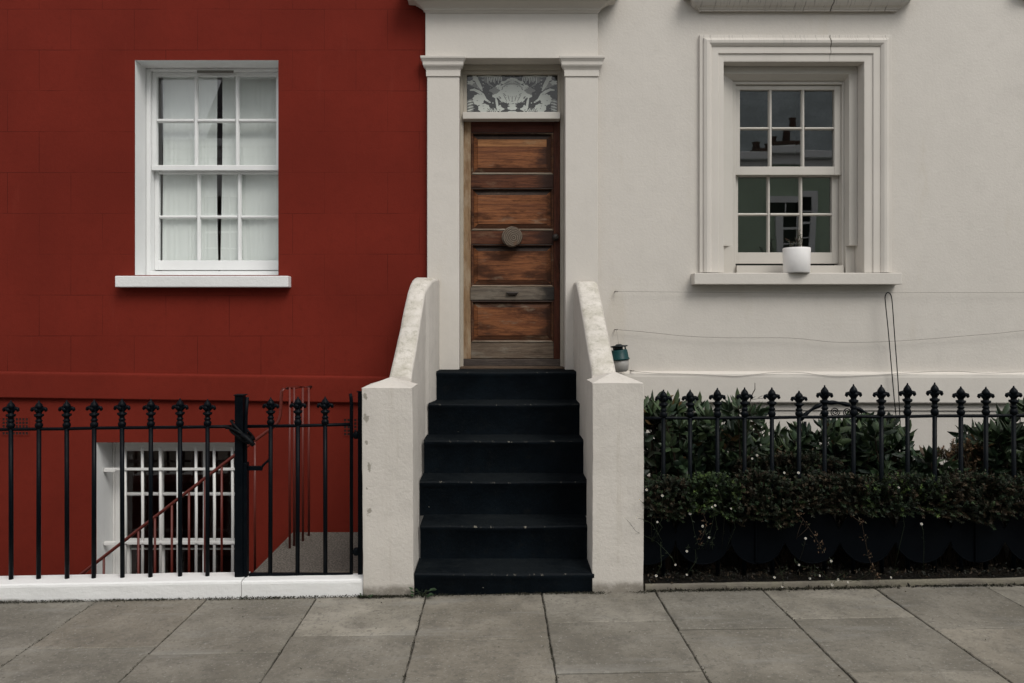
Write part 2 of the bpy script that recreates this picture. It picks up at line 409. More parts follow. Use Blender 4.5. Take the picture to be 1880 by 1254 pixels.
def glass(name, ior, wave, scale, strength, tint=(0.93, 0.95, 0.94)):
    m = bpy.data.materials.new(name); m.use_nodes = True
    nt = m.node_tree; nt.nodes.remove(nt.nodes['Principled BSDF'])
    out = nt.nodes['Material Output']
    tr = nt.nodes.new('ShaderNodeBsdfTransparent'); tr.inputs[0].default_value = (*tint, 1)
    gl = nt.nodes.new('ShaderNodeBsdfGlossy'); gl.inputs['Roughness'].default_value = 0.0
    # Schlick's reflectance, the same from both sides of the single sheet
    geo = nt.nodes.new('ShaderNodeNewGeometry'); dot = nt.nodes.new('ShaderNodeVectorMath'); dot.operation = 'DOT_PRODUCT'
    nt.links.new(geo.outputs['Incoming'], dot.inputs[0]); nt.links.new(geo.outputs['Normal'], dot.inputs[1])
    def mth(op, a, b):
        nd = nt.nodes.new('ShaderNodeMath'); nd.operation = op
        for k, q in enumerate((a, b)):
            if hasattr(q, 'is_output'): nt.links.new(q, nd.inputs[k])
            else: nd.inputs[k].default_value = q
        return nd.outputs[0]
    f0 = ((ior - 1) / (ior + 1)) ** 2
    facing = mth('POWER', mth('SUBTRACT', 1.0, mth('ABSOLUTE', dot.outputs['Value'], 0.0)), 5.0)
    refl = mth('ADD', mth('MULTIPLY', facing, 1 - f0), f0)
    mx = nt.nodes.new('ShaderNodeMixShader')
    tc = nt.nodes.new('ShaderNodeTexCoord'); nz = nt.nodes.new('ShaderNodeTexNoise'); bp = nt.nodes.new('ShaderNodeBump')
    nz.inputs['Scale'].default_value = scale; nz.inputs['Detail'].default_value = 1.0
    bp.inputs['Strength'].default_value = strength; bp.inputs['Distance'].default_value = wave
    nt.links.new(tc.outputs['Object'], nz.inputs['Vector']); nt.links.new(nz.outputs[0], bp.inputs['Height'])
    nt.links.new(bp.outputs[0], gl.inputs['Normal'])
    nt.links.new(refl, mx.inputs[0]); nt.links.new(tr.outputs[0], mx.inputs[1]); nt.links.new(gl.outputs[0], mx.inputs[2])
    nt.links.new(mx.outputs[0], out.inputs['Surface'])
    return m
M_GLASS = glass('old_window_glass', 2.65, 0.01, 1.6, 0.12)
M_GLASS_FLAT = glass('window_glass', 1.6, 0.01, 2.0, 0.1)
M_GLASS_DOUBLE = glass('double_glazing', 2.1, 0.01, 1.5, 0.1)

def cloth(name, c, see=0.0, trans=0.35):
    m = bpy.data.materials.new(name); m.use_nodes = True
    nt = m.node_tree; nt.nodes.remove(nt.nodes['Principled BSDF'])
    out = nt.nodes['Material Output']
    di = nt.nodes.new('ShaderNodeBsdfDiffuse'); di.inputs[0].default_value = (*c, 1)
    tl = nt.nodes.new('ShaderNodeBsdfTranslucent'); tl.inputs[0].default_value = (*c, 1)
    mx = nt.nodes.new('ShaderNodeMixShader'); mx.inputs[0].default_value = trans
    nt.links.new(di.outputs[0], mx.inputs[1]); nt.links.new(tl.outputs[0], mx.inputs[2])
    last = mx
    if see:
        tr = nt.nodes.new('ShaderNodeBsdfTransparent'); m2 = nt.nodes.new('ShaderNodeMixShader'); m2.inputs[0].default_value = see
        nt.links.new(mx.outputs[0], m2.inputs[1]); nt.links.new(tr.outputs[0], m2.inputs[2]); last = m2
    nt.links.new(last.outputs[0], out.inputs['Surface'])
    return m
M_NET = cloth('net_curtain', (0.92, 0.94, 0.92), 0.0, 0.12)
M_LACE_DARK = cloth('lace_net', (0.035, 0.033, 0.03), 0.0, 0.05)
M_LACE_MID = cloth('lace_half_tone', (0.23, 0.225, 0.21), 0.0, 0.05)
M_LACE_LIGHT = cloth('lace_motif', (0.62, 0.62, 0.58), 0.0, 0.05)

def foliage(name, rough=0.42, spec=0.35, k=1.0):
    g = G(name, rough, spec)
    c = g.mix(1.0, g.attr(), (k, k, k), 'MULTIPLY')
    g.color(c)
    g.b.inputs['Subsurface Weight'].default_value = 0.0
    return g.m
M_LEAF = foliage('evergreen_leaf')
M_SMALL = foliage('small_leaf', 0.6, 0.2)
M_TWIG = paint('twig_bark', (0.024, 0.017, 0.012), 0.9, 0.1)
M_PETAL = foliage('petal', 0.6, 0.2)

# houses on the other side of the street
M_GREENHOUSE = plaster('green_render', (0.42, 0.52, 0.39), 0.1, 0.1)
M_PALEHOUSE = plaster('pale_render', (0.74, 0.74, 0.72), 0.1, 0.1)
M_SLATE = interior('slate_roof', (0.13, 0.13, 0.135), 0.7)
g = G('chimney_brick', 0.9, 0.2); br = g.n('TexBrick'); g.put(br.inputs['Vector'], g.co((1, 1, 1)))
br.inputs['Color1'].default_value = (0.085, 0.04, 0.032, 1); br.inputs['Color2'].default_value = (0.06, 0.03, 0.025, 1); br.inputs['Mortar'].default_value = (0.12, 0.1, 0.09, 1); br.inputs['Scale'].default_value = 4
g.color(br.outputs[0]); M_BRICK = g.m


# ------------------------------------------------------------------ mesh building
def base_of(o):
    while o.parent is not None:
        o = o.parent
    return Vector(o.location)


class MB:
    def __init__(s):
        s.v, s.f, s.mi, s.sm, s.fc = [], [], [], [], []
        s.cur = 0
        s.col = None

    def face(s, idx, smooth=False):
        s.f.append(tuple(idx)); s.mi.append(s.cur); s.sm.append(smooth); s.fc.append(s.col)

    def add(s, pts):
        i = len(s.v)
        s.v.extend([Vector(p) for p in pts])
        return i

    def poly(s, pts, smooth=False):
        i = s.add(pts); s.face(range(i, i + len(pts)), smooth)

    def box(s, x0, x1, y0, y1, z0, z1):
        i = s.add([(x0, y0, z0), (x1, y0, z0), (x1, y1, z0), (x0, y1, z0), (x0, y0, z1), (x1, y0, z1), (x1, y1, z1), (x0, y1, z1)])
        for q in ((0, 3, 2, 1), (4, 5, 6, 7), (0, 1, 5, 4), (1, 2, 6, 5), (2, 3, 7, 6), (3, 0, 4, 7)):
            s.face([i + k for k in q])
        return s

    def loft(s, rings, closed=False, smooth=False, cap=False):
        n = len(rings[0])
        st = [s.add(r) for r in rings]
        for a, b in zip(st, st[1:]):
            for k in range(n if closed else n - 1):
                k2 = (k + 1) % n
                s.face((a + k, a + k2, b + k2, b + k), smooth)
        if cap:
            s.face([st[0] + k for k in range(n)][::-1]); s.face([st[-1] + k for k in range(n)])
        return s

    def lathe(s, prof, at, n=12, axis='Z', smooth=True):
        rings = []
        for r, h in prof:
            ring = []
            for k in range(n):
                a = 2 * math.pi * k / n
                p = (r * math.cos(a), r * math.sin(a), h)
                if axis == 'Y': p = (p[0], h, p[1])
                if axis == 'X': p = (h, p[0], p[1])
                ring.append(Vector(p) + Vector(at))
            rings.append(ring)
        return s.loft(rings, True, smooth, True)

    def tube(s, pts, r, n=8, smooth=True):
        pts = [Vector(p) for p in pts]
        rs = r if isinstance(r, (list, tuple)) else [r] * len(pts)
        rings = []
        for i, p in enumerate(pts):
            t = (pts[min(i + 1, len(pts) - 1)] - pts[max(i - 1, 0)])
            if t.length < 1e-9: t = Vector((0, 0, 1))
            t.normalize()
            up = Vector((0, 1, 0)) if abs(t.y) < 0.9 else Vector((1, 0, 0))
            a = t.cross(up).normalized(); b = t.cross(a).normalized()
            rings.append([p + (a * math.cos(2 * math.pi * k / n) + b * math.sin(2 * math.pi * k / n)) * rs[i] for k in range(n)])
        return s.loft(rings, True, smooth, True)

    def ball(s, c, r, n=8, sq=(1, 1, 1)):
        prof = [(max(1e-4, math.sin(math.pi * k / n)), -math.cos(math.pi * k / n)) for k in range(n + 1)]
        rings = [[Vector((c[0] + pr * r * sq[0] * math.cos(2 * math.pi * j / n), c[1] + pr * r * sq[1] * math.sin(2 * math.pi * j / n), c[2] + h * r * sq[2])) for j in range(n)] for pr, h in prof]
        return s.loft(rings, True, True, True)

    def prism(s, outline, axis, a, b):
        """outline: 2-D points; extruded along axis from a to b"""
        def m(u, w, t):
            return {'X': (t, u, w), 'Y': (u, t, w), 'Z': (u, w, t)}[axis]
        return s.loft([[m(u, w, a) for u, w in outline], [m(u, w, b) for u, w in outline]], True, False, True)

    def shear(s, k=SLOPE):
        for v in s.v: v.z += k * v.x
        return s

    def rough(s, amp, scale=6.0, seed=0.0):
        for v in s.v:
            o = Vector((seed, seed * 2, seed * 3))
            v += Vector((mnoise.noise(v * scale + o), mnoise.noise(v * scale + o + Vector((31, 0, 0))), mnoise.noise(v * scale + o + Vector((0, 57, 0))))) * amp
        return s

    def build(s, name, mats, parent=None, loc=None, bevel=0.0, seg=2, recalc=True):
        me = bpy.data.meshes.new(name)
        off = base_of(parent) if parent is not None else Vector(loc if loc is not None else (0, 0, 0))
        me.from_pydata([tuple(v - off) for v in s.v], [], s.f)
        for m in (mats if isinstance(mats, (list, tuple)) else [mats]):
            me.materials.append(m)
        me.polygons.foreach_set('material_index', s.mi)
        me.polygons.foreach_set('use_smooth', s.sm)
        if any(c is not None for c in s.fc):
            at = me.color_attributes.new('Col', 'FLOAT_COLOR', 'CORNER')
            buf = []
            for p, c in zip(me.polygons, s.fc):
                buf.extend([*(c or (0.1, 0.1, 0.1)), 1.0] * p.loop_total)
            at.data.foreach_set('color', buf)
        if recalc:
            bm = bmesh.new(); bm.from_mesh(me)
            bmesh.ops.recalc_face_normals(bm, faces=bm.faces)
            bm.to_mesh(me); bm.free()
        me.update()
        o = bpy.data.objects.new(name, me)
        COL.objects.link(o)
        if parent is not None: o.parent = parent
        else: o.location = off
        if bevel:
            b = o.modifiers.new('edge', 'BEVEL'); b.width = bevel; b.segments = seg; b.limit_method = 'ANGLE'; b.angle_limit = math.radians(40)
        return o


def tag(o, label=None, cat=None, group=None, kind=None):
    if label: o['label'] = label
    if cat: o['category'] = cat
    if group: o['group'] = group
    if kind: o['kind'] = kind
    return o


def thing(name, label, cat, loc=(0, 0, 0), group=None):
    o = bpy.data.objects.new(name, None)
    COL.objects.link(o)
    o.location = loc
    o.empty_display_size = 0.2
    return tag(o, label, cat, group)


def wall_face(mb, x0, x1, z0, z1, y, holes, depth):
    """front face at y with rectangular holes and their reveals; holes: (x0,x1,z0,z1)"""
    xs = sorted({x0, x1, *[h[0] for h in holes], *[h[1] for h in holes]})
    zs = sorted({z0, z1, *[h[2] for h in holes], *[h[3] for h in holes]})
    for a, b in zip(xs, xs[1:]):
        for c, d in zip(zs, zs[1:]):
            mx, mz = (a + b) / 2, (c + d) / 2
            if any(h[0] < mx < h[1] and h[2] < mz < h[3] for h in holes): continue
            mb.poly([(a, y, c), (b, y, c), (b, y, d), (a, y, d)])
    for h in holes:
        dp = h[4] if len(h) > 4 else depth
        a, b, c, d = h[:4]
        i = mb.cur; mb.cur = h[5] if len(h) > 5 else i
        for q in (((a, c), (a, d)), ((a, d), (b, d)), ((b, d), (b, c)), ((b, c), (a, c))):
            (p, r), (u, w) = q
            mb.poly([(p, y, r), (u, y, w), (u, y + dp, w), (p, y + dp, r)])
        mb.cur = i


def room(parent, name, x0, x1, y0, y1, z0, z1, m):
    mb = MB()
    mb.poly([(x0, y1, z0), (x1, y1, z0), (x1, y1, z1), (x0, y1, z1)])
    mb.poly([(x0, y0, z0), (x0, y1, z0), (x0, y1, z1), (x0, y0, z1)])
    mb.poly([(x1, y0, z0), (x1, y1, z0), (x1, y1, z1), (x1, y0, z1)])
    mb.poly([(x0, y0, z0), (x1, y0, z0), (x1, y1, z0), (x0, y1, z0)])
    mb.poly([(x0, y0, z1), (x1, y0, z1), (x1, y1, z1), (x0, y1, z1)])
    return mb.build(name, m, parent, recalc=False)


def sash(mb, ox0, ox1, oz0, oz1, xs, zs, y, t):
    """a sash: outer rectangle, pane columns xs and rows zs; front at y, thickness t. Returns the glass rectangles."""
    xe = [ox0] + [v for p in xs for v in p] + [ox1]
    for k in range(0, len(xe), 2):
        bar = 0 < k < len(xe) - 2
        if bar:
            m = (xe[k] + xe[k + 1]) / 2; w = xe[k + 1] - xe[k]
            za, zb = min(p[0] for p in zs), max(p[1] for p in zs)
            mb.box(m - w * 0.5, m + w * 0.5, y + t * 0.45, y + t, za, zb)
            mb.prism([(m - w * 0.5, y + t * 0.45), (m - w * 0.22, y + 0.004), (m + w * 0.22, y + 0.004), (m + w * 0.5, y + t * 0.45)], 'Z', za, zb)
        else:
            mb.box(xe[k], xe[k + 1], y, y + t, oz0, oz1)
    zs = sorted(zs)
    ze = [oz0] + [v for p in zs for v in p] + [oz1]
    for (a, b) in xs:
        for k in range(0, len(ze), 2):
            bar = 0 < k < len(ze) - 2
            if bar:
                m = (ze[k] + ze[k + 1]) / 2; w = ze[k + 1] - ze[k]
                mb.box(a, b, y + t * 0.45, y + t - 0.001, m - w * 0.5, m + w * 0.5)
                mb.prism([(y + t * 0.45, m - w * 0.5), (y + 0.005, m - w * 0.22), (y + 0.005, m + w * 0.22), (y + t * 0.45, m + w * 0.5)], 'X', a, b)
    mb.box(xs[0][0], xs[-1][1], y + 0.0015, y + t, ze[0], ze[1])
    mb.box(xs[0][0], xs[-1][1], y + 0.0015, y + t, ze[-2], ze[-1])
        # putty bevel inside the pane edge
    return [(a, b, c, d) for (a, b) in xs for (c, d) in zs]


def panes(parent, name, rects, y, m, tilt=0.0):
    mb = MB()
    for (a, b, c, d) in rects:
        e = 0.004
        ty, tx = random.uniform(-tilt, tilt), random.uniform(-tilt, tilt)
        mb.poly([(a - e, y - tx - ty, c - e), (b + e, y + tx - ty, c - e), (b + e, y + tx + ty, d + e), (a - e, y - tx + ty, d + e)])
    return mb.build(name, m, parent, recalc=False)


def mould(mb, x0, x1, zb, zt, y, prof):
    """three-sided architrave: prof = (inset from the outer edge, projection in front of y)"""
    rings = []
    for o, pr in prof:
        rings.append([(x0 + o, y - pr, zb), (x0 + o, y - pr, zt - o), (x1 - o, y - pr, zt - o), (x1 - o, y - pr, zb)])
    mb.loft(rings)


def hood(mb, x0, x1, y, prof):
    """cornice returned at both ends: prof = (projection, z)"""
    rings = [[(x0 - p, y + 0.02, z), (x0 - p, y - p, z), (x1 + p, y - p, z), (x1 + p, y + 0.02, z)] for p, z in prof]
    mb.loft(rings)
    p, z = prof[0]; mb.poly(rings[0]); mb.poly(rings[-1][::-1])


# ------------------------------------------------------------------ the setting: ground, road, pavement, soil, basement area
mb = MB(); mb.poly([(-150, -160, -0.16), (150, -160, -0.16), (150, -1.5, -0.16), (-150, -1.5, -0.16)]); mb.shear()
tag(mb.build('road', M_ASPHALT), kind='structure')
mb = MB(); mb.box(-12, 12, -4.93, -1.5, -0.2, -0.012); mb.shear()
tag(mb.build('pavement_bed', M_JOINT), kind='structure')
mb = MB()
for k in range(-13, 13):
    mb.box(k * 0.92 + 0.006, k * 0.92 + 0.914, -5.08, -4.937, -0.3, random.uniform(-0.004, 0.004))
mb.shear()
tag(mb.build('kerbstones', M_SLAB, bevel=0.012), kind='structure')

xj = [-2.498, -1.81, -1.123, -0.442, 0.282, 0.990, 1.66, 2.358, 3.04]
first = {0: 4.17, 1: 4.07, 2: 4.28, 3: 4.197, 4: 4.41, 5: 4.28, 6: 4.41, 7: 4.23}
cols = [(a, b, first[i]) for i, (a, b) in enumerate(zip(xj, xj[1:]))]
cols = [(-2.498 - 0.69 * (k + 1), -2.498 - 0.69 * k, 4.1 if k == 0 else random.uniform(4.1, 4.45)) for k in range(0, 13)] + cols
cols += [(3.04 + 0.69 * k, 3.04 + 0.69 * (k + 1), random.uniform(4.1, 4.45)) for k in range(0, 13)]
mb = MB()
tints = {(6, 0): 1.28, (5, 0): 0.95, (4, 0): 1.06, (3, 0): 1.0, (1, 0): 1.05, (0, 0): 0.93, (2, 0): 1.34, (7, 0): 0.88, (8, 0): 1.22, (2, 1): 0.95, (3, 1): 0.97, (6, 1): 0.88, (0, 1): 0.94, (5, 1): 0.92, (1, 1): 0.9}
def slab(x0, x1, y0, y1, tint):
    j = 0.0042
    x0 += j; x1 -= j; y0 += j; y1 -= j
    n = 9
    zt = random.uniform(-0.002, 0.002); tx = random.uniform(-0.004, 0.004); ty = random.uniform(-0.004, 0.004)
    cx, cy = (x0 + x1) / 2, (y0 + y1) / 2
    ring = []
    for (ax, ay), (bx, by) in (((x0, y0), (x1, y0)), ((x1, y0), (x1, y1)), ((x1, y1), (x0, y1)), ((x0, y1), (x0, y0))):
        for k in range(n):
            t = k / n
            ring.append(Vector((ax + (bx - ax) * t + random.uniform(-.0028, .0028), ay + (by - ay) * t + random.uniform(-.0028, .0028), 0)))
    def up(p, z): return (p.x, p.y, z + zt + tx * (p.x - cx) + ty * (p.y - cy))
    C = Vector((cx, cy, 0))
    r0 = [up(p, -0.03) for p in ring]
    r1 = [up(p, -0.0045) for p in ring]
    r2 = [up(p + (C - p).normalized() * 0.005, 0) for p in ring]
    w = random.uniform(-0.02, 0.02)
    mb.col = tuple(v * tint for v in (0.228 * (1 + w), 0.213, 0.185 * (1 - w)))
    mb.loft([r0, r1, r2], True)
    i = mb.add(r2); mb.face(range(i, i + len(r2)))
for ci, (a, b, d0) in enumerate(cols):
    ds = [4.94, d0]
    while ds[-1] > 1.6: ds.append(max(ds[-1] - random.uniform(0.64, 0.7), 1.575))
    for ri, (p, q) in enumerate(zip(ds, ds[1:])):
        slab(a, b, q - DW, p - DW, tints.get((ci - 13, ri), random.uniform(0.84, 1.14)))
mb.shear()
tag(mb.build('pavement', M_SLAB), kind='structure')

mb = MB()
gx, gy = 60, 14
pts = [[(0.925 + 7.1 * i / gx, -1.588 + 1.69 * j / gy, 0.049 + (0.05 if j > 1 else 0.008) * mnoise.noise(Vector((i * 0.35, j * 0.5, 2))) + 0.05 * min(1, j / 4)) for i in range(gx + 1)] for j in range(gy + 1)]
mb.loft(pts, smooth=True).shear()
tag(mb.build('garden_soil', M_SOIL), kind='structure')
mb = MB(); mb.box(-8.2, -0.7, -1.6, 0.3, -2.35, -2.25)
tag(mb.build('area_floor', M_CONC), kind='structure')
mb = MB(); mb.box(-1.69, -0.72, -1.412, -0.002, -2.25, -0.03)
tag(mb.build('landing_slab', M_LANDING, bevel=0.006), kind='structure')

# ------------------------------------------------------------------ the red house
SW = DW / F
red = thing('red_house', 'dark red stucco terraced house with white sash window above a barred basement window', 'house', (-4.5, 0, 0))
WL = (X(248, DW), X(511, DW), Z(505, DW), Z(110.5, DW))
BWX0, BWX1, BWZ1, BWZ0 = X(178, DW), X(441, DW), Z(812, DW), -0.75
XB = X(784, DW)                                            # boundary between the two houses
mb = MB()
wall_face(mb, -9.5, XB, 1.2, 6.8, 0.0, [(*WL, 0.2, 1)], 0.2)
mb.cur = 0
mb.poly([(-9.5, 0, 6.8), (XB, 0, 6.8), (XB, 8, 6.8), (-9.5, 8, 6.8)])
red_wall_o = mb.build('wall', [M_RED, M_REVEAL], red, recalc=False)
# the projecting band sinks a little towards the door, as in the photo
mb = MB()
def band_z(x, zl, zr): return zl + (zr - zl) * (x - X(0, DW)) / (X(700, DW) - X(0, DW))
xa, xb = -9.5, XB
prof_l = []
ring_a, ring_b = [], []
for (py0, py1, pr) in ((681.5, 691, 0.0), (684, 693.5, 0.042), (687, 696.5, 0.044), (728, 738, 0.044), (730, 740, 0.036), (730.5, 740.5, 0.006)):
    zl, zr = Z(py0, DW), Z(py1, DW)
    ring_a.append((xa, -pr, band_z(xa, zl, zr))); ring_b.append((xb, -pr, band_z(xb, zl, zr)))
mb.loft([ring_a, ring_b])
mb.build('plinth_band', M_RED_PLAIN, red, bevel=0.003)
mb = MB()
wall_face(mb, -9.5, XB, -2.3, 1.10, -0.006, [(BWX0, BWX1, BWZ0, BWZ1, 0.28, 1)], 0.28)
mb.build('basement_wall', [M_RED_PLAIN, M_REVEAL], red, recalc=False)
for (x0, x1, zt, nr) in ((X(5, DW), X(53.5, DW), Z(766.5, DW), 5), (X(631, DW), X(662, DW), Z(768, DW), 5)):
    fr = MB(); nc = 8 if x1 - x0 > 0.2 else 5
    z0 = zt - 0.145
    dx, dz = (x1 - x0) / nc, (zt - z0) / nr
    bars = MB()
    for k in range(nc + 1): bars.box(x0 + k * dx - dx * 0.16, x0 + k * dx + dx * 0.16, -0.0105, -0.0065, z0 - dz * .16, zt + dz * .16)
    for k in range(nr + 1):
        for q in range(nc): bars.box(x0 + q * dx + dx * 0.16, x0 + (q + 1) * dx - dx * 0.16, -0.010, -0.0065, z0 + k * dz - dz * 0.16, z0 + k * dz + dz * 0.16)
    v = bars.build('air_brick', M_RED_PLAIN, red)
    hole = MB(); hole.poly([(x0, -0.0075, z0), (x1, -0.0075, z0), (x1, -0.0075, zt), (x0, -0.0075, zt)])
    hole.build('vent_hole_shade', M_HOLE_SHADE, v)  # flat dark sheet over the wall, shade of the openings in its colour

# its sash window
D0, D1, D2 = 6.70, 6.73, 6.785
fx0, fx1, fz0, fz1 = WL[0] + 0.001, WL[1] - 0.001, WL[2], WL[3] - 0.001
mb = MB()
yf = D0 - DW
ix0, ix1, iz1 = X(276, D0), X(518.5, D0), Z(130, D0)
mb.box(fx0, ix0, yf, yf + 0.16, fz0, fz1); mb.box(ix1, fx1, yf, yf + 0.16, fz0, fz1)
mb.box(ix0, ix1, yf, yf + 0.16, iz1, fz1)
mb.box(ix0, ix1, yf - 0.015, yf + 0.16, fz0, Z(498, D0))
win = mb.build('window', M_FRAME, red, bevel=0.004)
mb = MB()
us = sash(mb, ix0 + 0.001, ix1 - 0.001, Z(312, D1), iz1 - 0.001, [(X(287, D1), X(355, D1)), (X(362, D1), X(431, D1)), (X(438, D1), X(507, D1))], [(Z(303, D1), Z(224, D1)), (Z(217, D1), Z(139.5, D1))], D1 - DW, 0.045)
mb.box(ix0 + 0.002, ix1 - 0.002, D1 - DW - 0.012, D1 - DW - 0.001, Z(313, D1), Z(304, D1))
mb.build('upper_sash', M_FRAME, win, bevel=0.0025)
mb = MB()
ls = sash(mb, ix0 + 0.001, ix1 - 0.001, Z(498, D2) + 0.01, Z(309, D2), [(X(291, D2), X(360, D2)), (X(367, D2), X(435, D2)), (X(442, D2), X(511, D2))], [(Z(478, D2), Z(400.5, D2)), (Z(395, D2), Z(319, D2))], D2 - DW, 0.045)
mb.build('lower_sash', M_FRAME, win, bevel=0.0025)
panes(win, 'glass', us, D1 - DW + 0.03, M_GLASS_DOUBLE, 0.0006)
panes(win, 'glass', ls, D2 - DW + 0.03, M_GLASS_DOUBLE, 0.0006)
mb = MB(); mb.box(X(362, D0), X(429, D0), yf - 0.004, yf - 0.0005, Z(134, D0), Z(129.5, D0)); mb.build('trickle_vent', M_VENT, win)
mb = MB()
DS = 6.41
mb.box(X(211, DS), X(529, DS), DS - DW, 0.012, Z(527, DS), Z(506.5, DS))
mb.rough(0.0015, 9)
mb.build('sill', M_KERB_WHITE, win, bevel=0.006)
room(red, 'room_interior', -3.6, -1.2, 0.34, 3.4, 1.7, 4.4, M_ROOM)

# net curtains
def curtain(name, x0, x1, z0, z1, y, folds, amp, label, group=None, edge=1):
    mb = MB()
    nx = int(folds * 8)
    rings = []
    for j in range(13):
        t = j / 12
        ring = []
        for i in range(nx + 1):
            u = i / nx
            ph = u * folds * 2 * math.pi + 2.2 * math.sin(u * 9 + t * 0.8) + 1.4 * math.sin(u * 23 + 1)
            ex = 0.013 * t * t * (u if edge == 1 else u - 1)
            ring.append((x0 + (x1 - x0) * u + ex + 0.004 * math.sin(t * 5 + u * 8), y + amp * (0.6 + 0.4 * t) * math.sin(ph), z1 + (z0 - z1) * t))
        rings.append(ring)
    mb.loft(rings, smooth=True)
    o = mb.build(name, M_NET, loc=((x0 + x1) / 2, y, z0), recalc=False)
    return tag(o, label, 'curtain', group)
gapx = X(405, 6.87)
curtain('net_curtain', -2.915, gapx - 0.022, 2.06, 3.95, 0.345, 11, 0.0016, 'white net curtain behind the red house sash window, hanging left of the dark gap', 'net curtains of the red house')
curtain('net_curtain', gapx + 0.022, -1.75, 2.06, 3.95, 0.346, 12, 0.0016, 'white net curtain behind the red house sash window, hanging right of the dark gap', 'net curtains of the red house', -1)

# basement window with security bars
DB0, DB1 = 6.76, 6.79
mb = MB(); yb = DB0 - DW
bx0, bx1 = X(222, DB0), X(447, DB0)
mb.box(BWX0 + .001, X(210, DB0), yb, yb + 0.1, BWZ0, BWZ1 - .001)
mb.box(X(210, DB0), bx0, yb + 0.012, yb + 0.1, BWZ0, BWZ1 - .001)
mb.box(bx1, BWX1 - .001, yb, yb + 0.1, BWZ0, BWZ1 - .001)
mb.box(bx0, bx1, yb + 0.004, yb + 0.1, Z(823, DB0), BWZ1 - .001)
bwin = mb.build('basement_window', M_BARS, red, bevel=0.004)
mb = MB()
r1 = sash(mb, bx0 + .001, bx1 - .001, Z(1000, DB1), Z(822, DB1), [(X(230, DB1), X(290, DB1)), (X(298, DB1), X(371, DB1)), (X(380, DB1), X(440, DB1))], [(Z(990, DB1), Z(911, DB1)), (Z(905, DB1), Z(828, DB1))], DB1 - DW, 0.04)
mb.build('upper_sash', M_BARS, bwin, bevel=0.002)
mb = MB(); DB2 = 6.85
r2 = sash(mb, bx0 + .001, bx1 - .001, -0.74, Z(993, DB2), [(X(238, DB2), X(292, DB2)), (X(300, DB2), X(370, DB2)), (X(377, DB2), X(436, DB2))], [(-0.66, -0.28), (-0.27, Z(999, DB2))], DB2 - DW, 0.04)
mb.build('lower_sash', M_BARS, bwin, bevel=0.002)
panes(bwin, 'glass', r1, DB1 - DW + 0.025, M_GLASS_FLAT, 0.0005)
panes(bwin, 'glass', r2, DB2 - DW + 0.025, M_GLASS_FLAT, 0.0005)
room(red, 'basement_interior', -3.7, -1.7, 0.4, 3.0, -1.1, 1.0, M_ROOM_BROWN)
DG = 6.62
grille = None
mb = MB()
for py in (861, 995.5):
    z = Z(py, DG); mb.box(BWX0 + 0.005, BWX1 - 0.005, DG - DW - 0.008, DG - DW + 0.002, z - 0.011, z + 0.011)
for py in (861, 995.5):
    z = Z(py, DG); mb.box(BWX0 + 0.004, BWX0 + 0.1, DG - DW - 0.018, DG - DW - 0.009, z - 0.022, z + 0.004)
sg = mb.build('security_grille', M_BARS, red, bevel=0.002)
for px in (228, 260, 293, 325, 358.5, 392, 425.5):
    mb = MB(); xx = X(px, DG)
    mb.tube([(xx, DG - DW + 0.013, BWZ0 + 0.05), (xx + 0.004, DG - DW + 0.013, 0.1), (xx, DG - DW + 0.013, Z(821, DG))], 0.0125, 8)
    mb.build('bar', M_BARS, sg)

# ------------------------------------------------------------------ the white house
wh = thing('white_house', 'cream white rendered terraced house with pilastered doorway and one moulded sash window', 'house', (3.5, 0, 0))
DP = 6.45; YP = DP - DW
dx0, dx1 = X(843, DP), X(1038, DP)
dzt, dzb = Z(107, DP), Z(683, DP)
wx0, wx1, wz0, wz1 = X(1331, DP), X(1590, DP), Z(500, DP), Z(111, DP)
mb = MB()
wall_face(mb, XB, 9.5, 1.2, 6.8, 0.0, [(dx0, dx1, 1.30, dzt, 0.15), (wx0, wx1, wz0, wz1, 0.15)], 0.15)
mb.poly([(XB, 0, 6.8), (9.5, 0, 6.8), (9.5, 8, 6.8), (XB, 8, 6.8)])
mb.build('wall', M_WHITE_WALL, wh, recalc=False)
mb = MB()
rings = [[], []]
for (py, pr) in ((680, 0.0), (684, 0.055), (690, 0.06), (735, 0.06), (737.5, 0.05), (738, 0.012), (751, 0.012), (751.5, 0.004)):
    rings[0].append((XB, -pr, Z(py, DW))); rings[1].append((9.5, -pr, Z(py, DW) - 0.03))
mb.loft(rings)
mb.build('plinth_band', M_WHITE_TRIM, wh, bevel=0.004)
mb = MB(); mb.poly([(XB, 0.002, -2.3), (9.5, 0.002, -2.3), (9.5, 0.002, 1.2), (XB, 0.002, 1.2)])
mb.build('basement_wall', M_WHITE_WALL, wh, recalc=False)

# doorway: pilasters, frieze, hood
ZC0, ZC1 = Z(140, DP), Z(103.5, DP)
for (a, b) in ((X(784.5, DP), dx0), (dx1, X(1097.5, DP))):
    mb = MB(); mb.box(a, b, YP, 0.003, 1.29, ZC0); mb.rough(0.0015, 3)
    pil = mb.build('pilaster', M_WHITE_TRIM, wh, bevel=0.004)
    mb = MB()
    zz = lambda py: Z(py, DP - 0.03)
    hood(mb, a, b, YP, [(0.0, Z(140.5, DP)), (0.006, Z(140, DP)), (0.009, zz(138.5)), (0.010, zz(127)), (0.016, zz(124.5)), (0.03, zz(120.5)), (0.034, zz(118.5)), (0.035, zz(115)), (0.036, zz(113)), (0.044, zz(110)), (0.052, zz(107.5)), (0.053, zz(103.5)), (0.0, zz(102.5))])
    mb.build('capital', M_WHITE_TRIM, pil, bevel=0.002)
mb = MB(); mb.box(X(781, DP), X(1097.5, DP), YP - 0.002, 0.003, dzt, Z(20, DP)); mb.rough(0.001, 3)
mb.build('frieze', M_WHITE_TRIM, wh, bevel=0.004)
mb = MB()
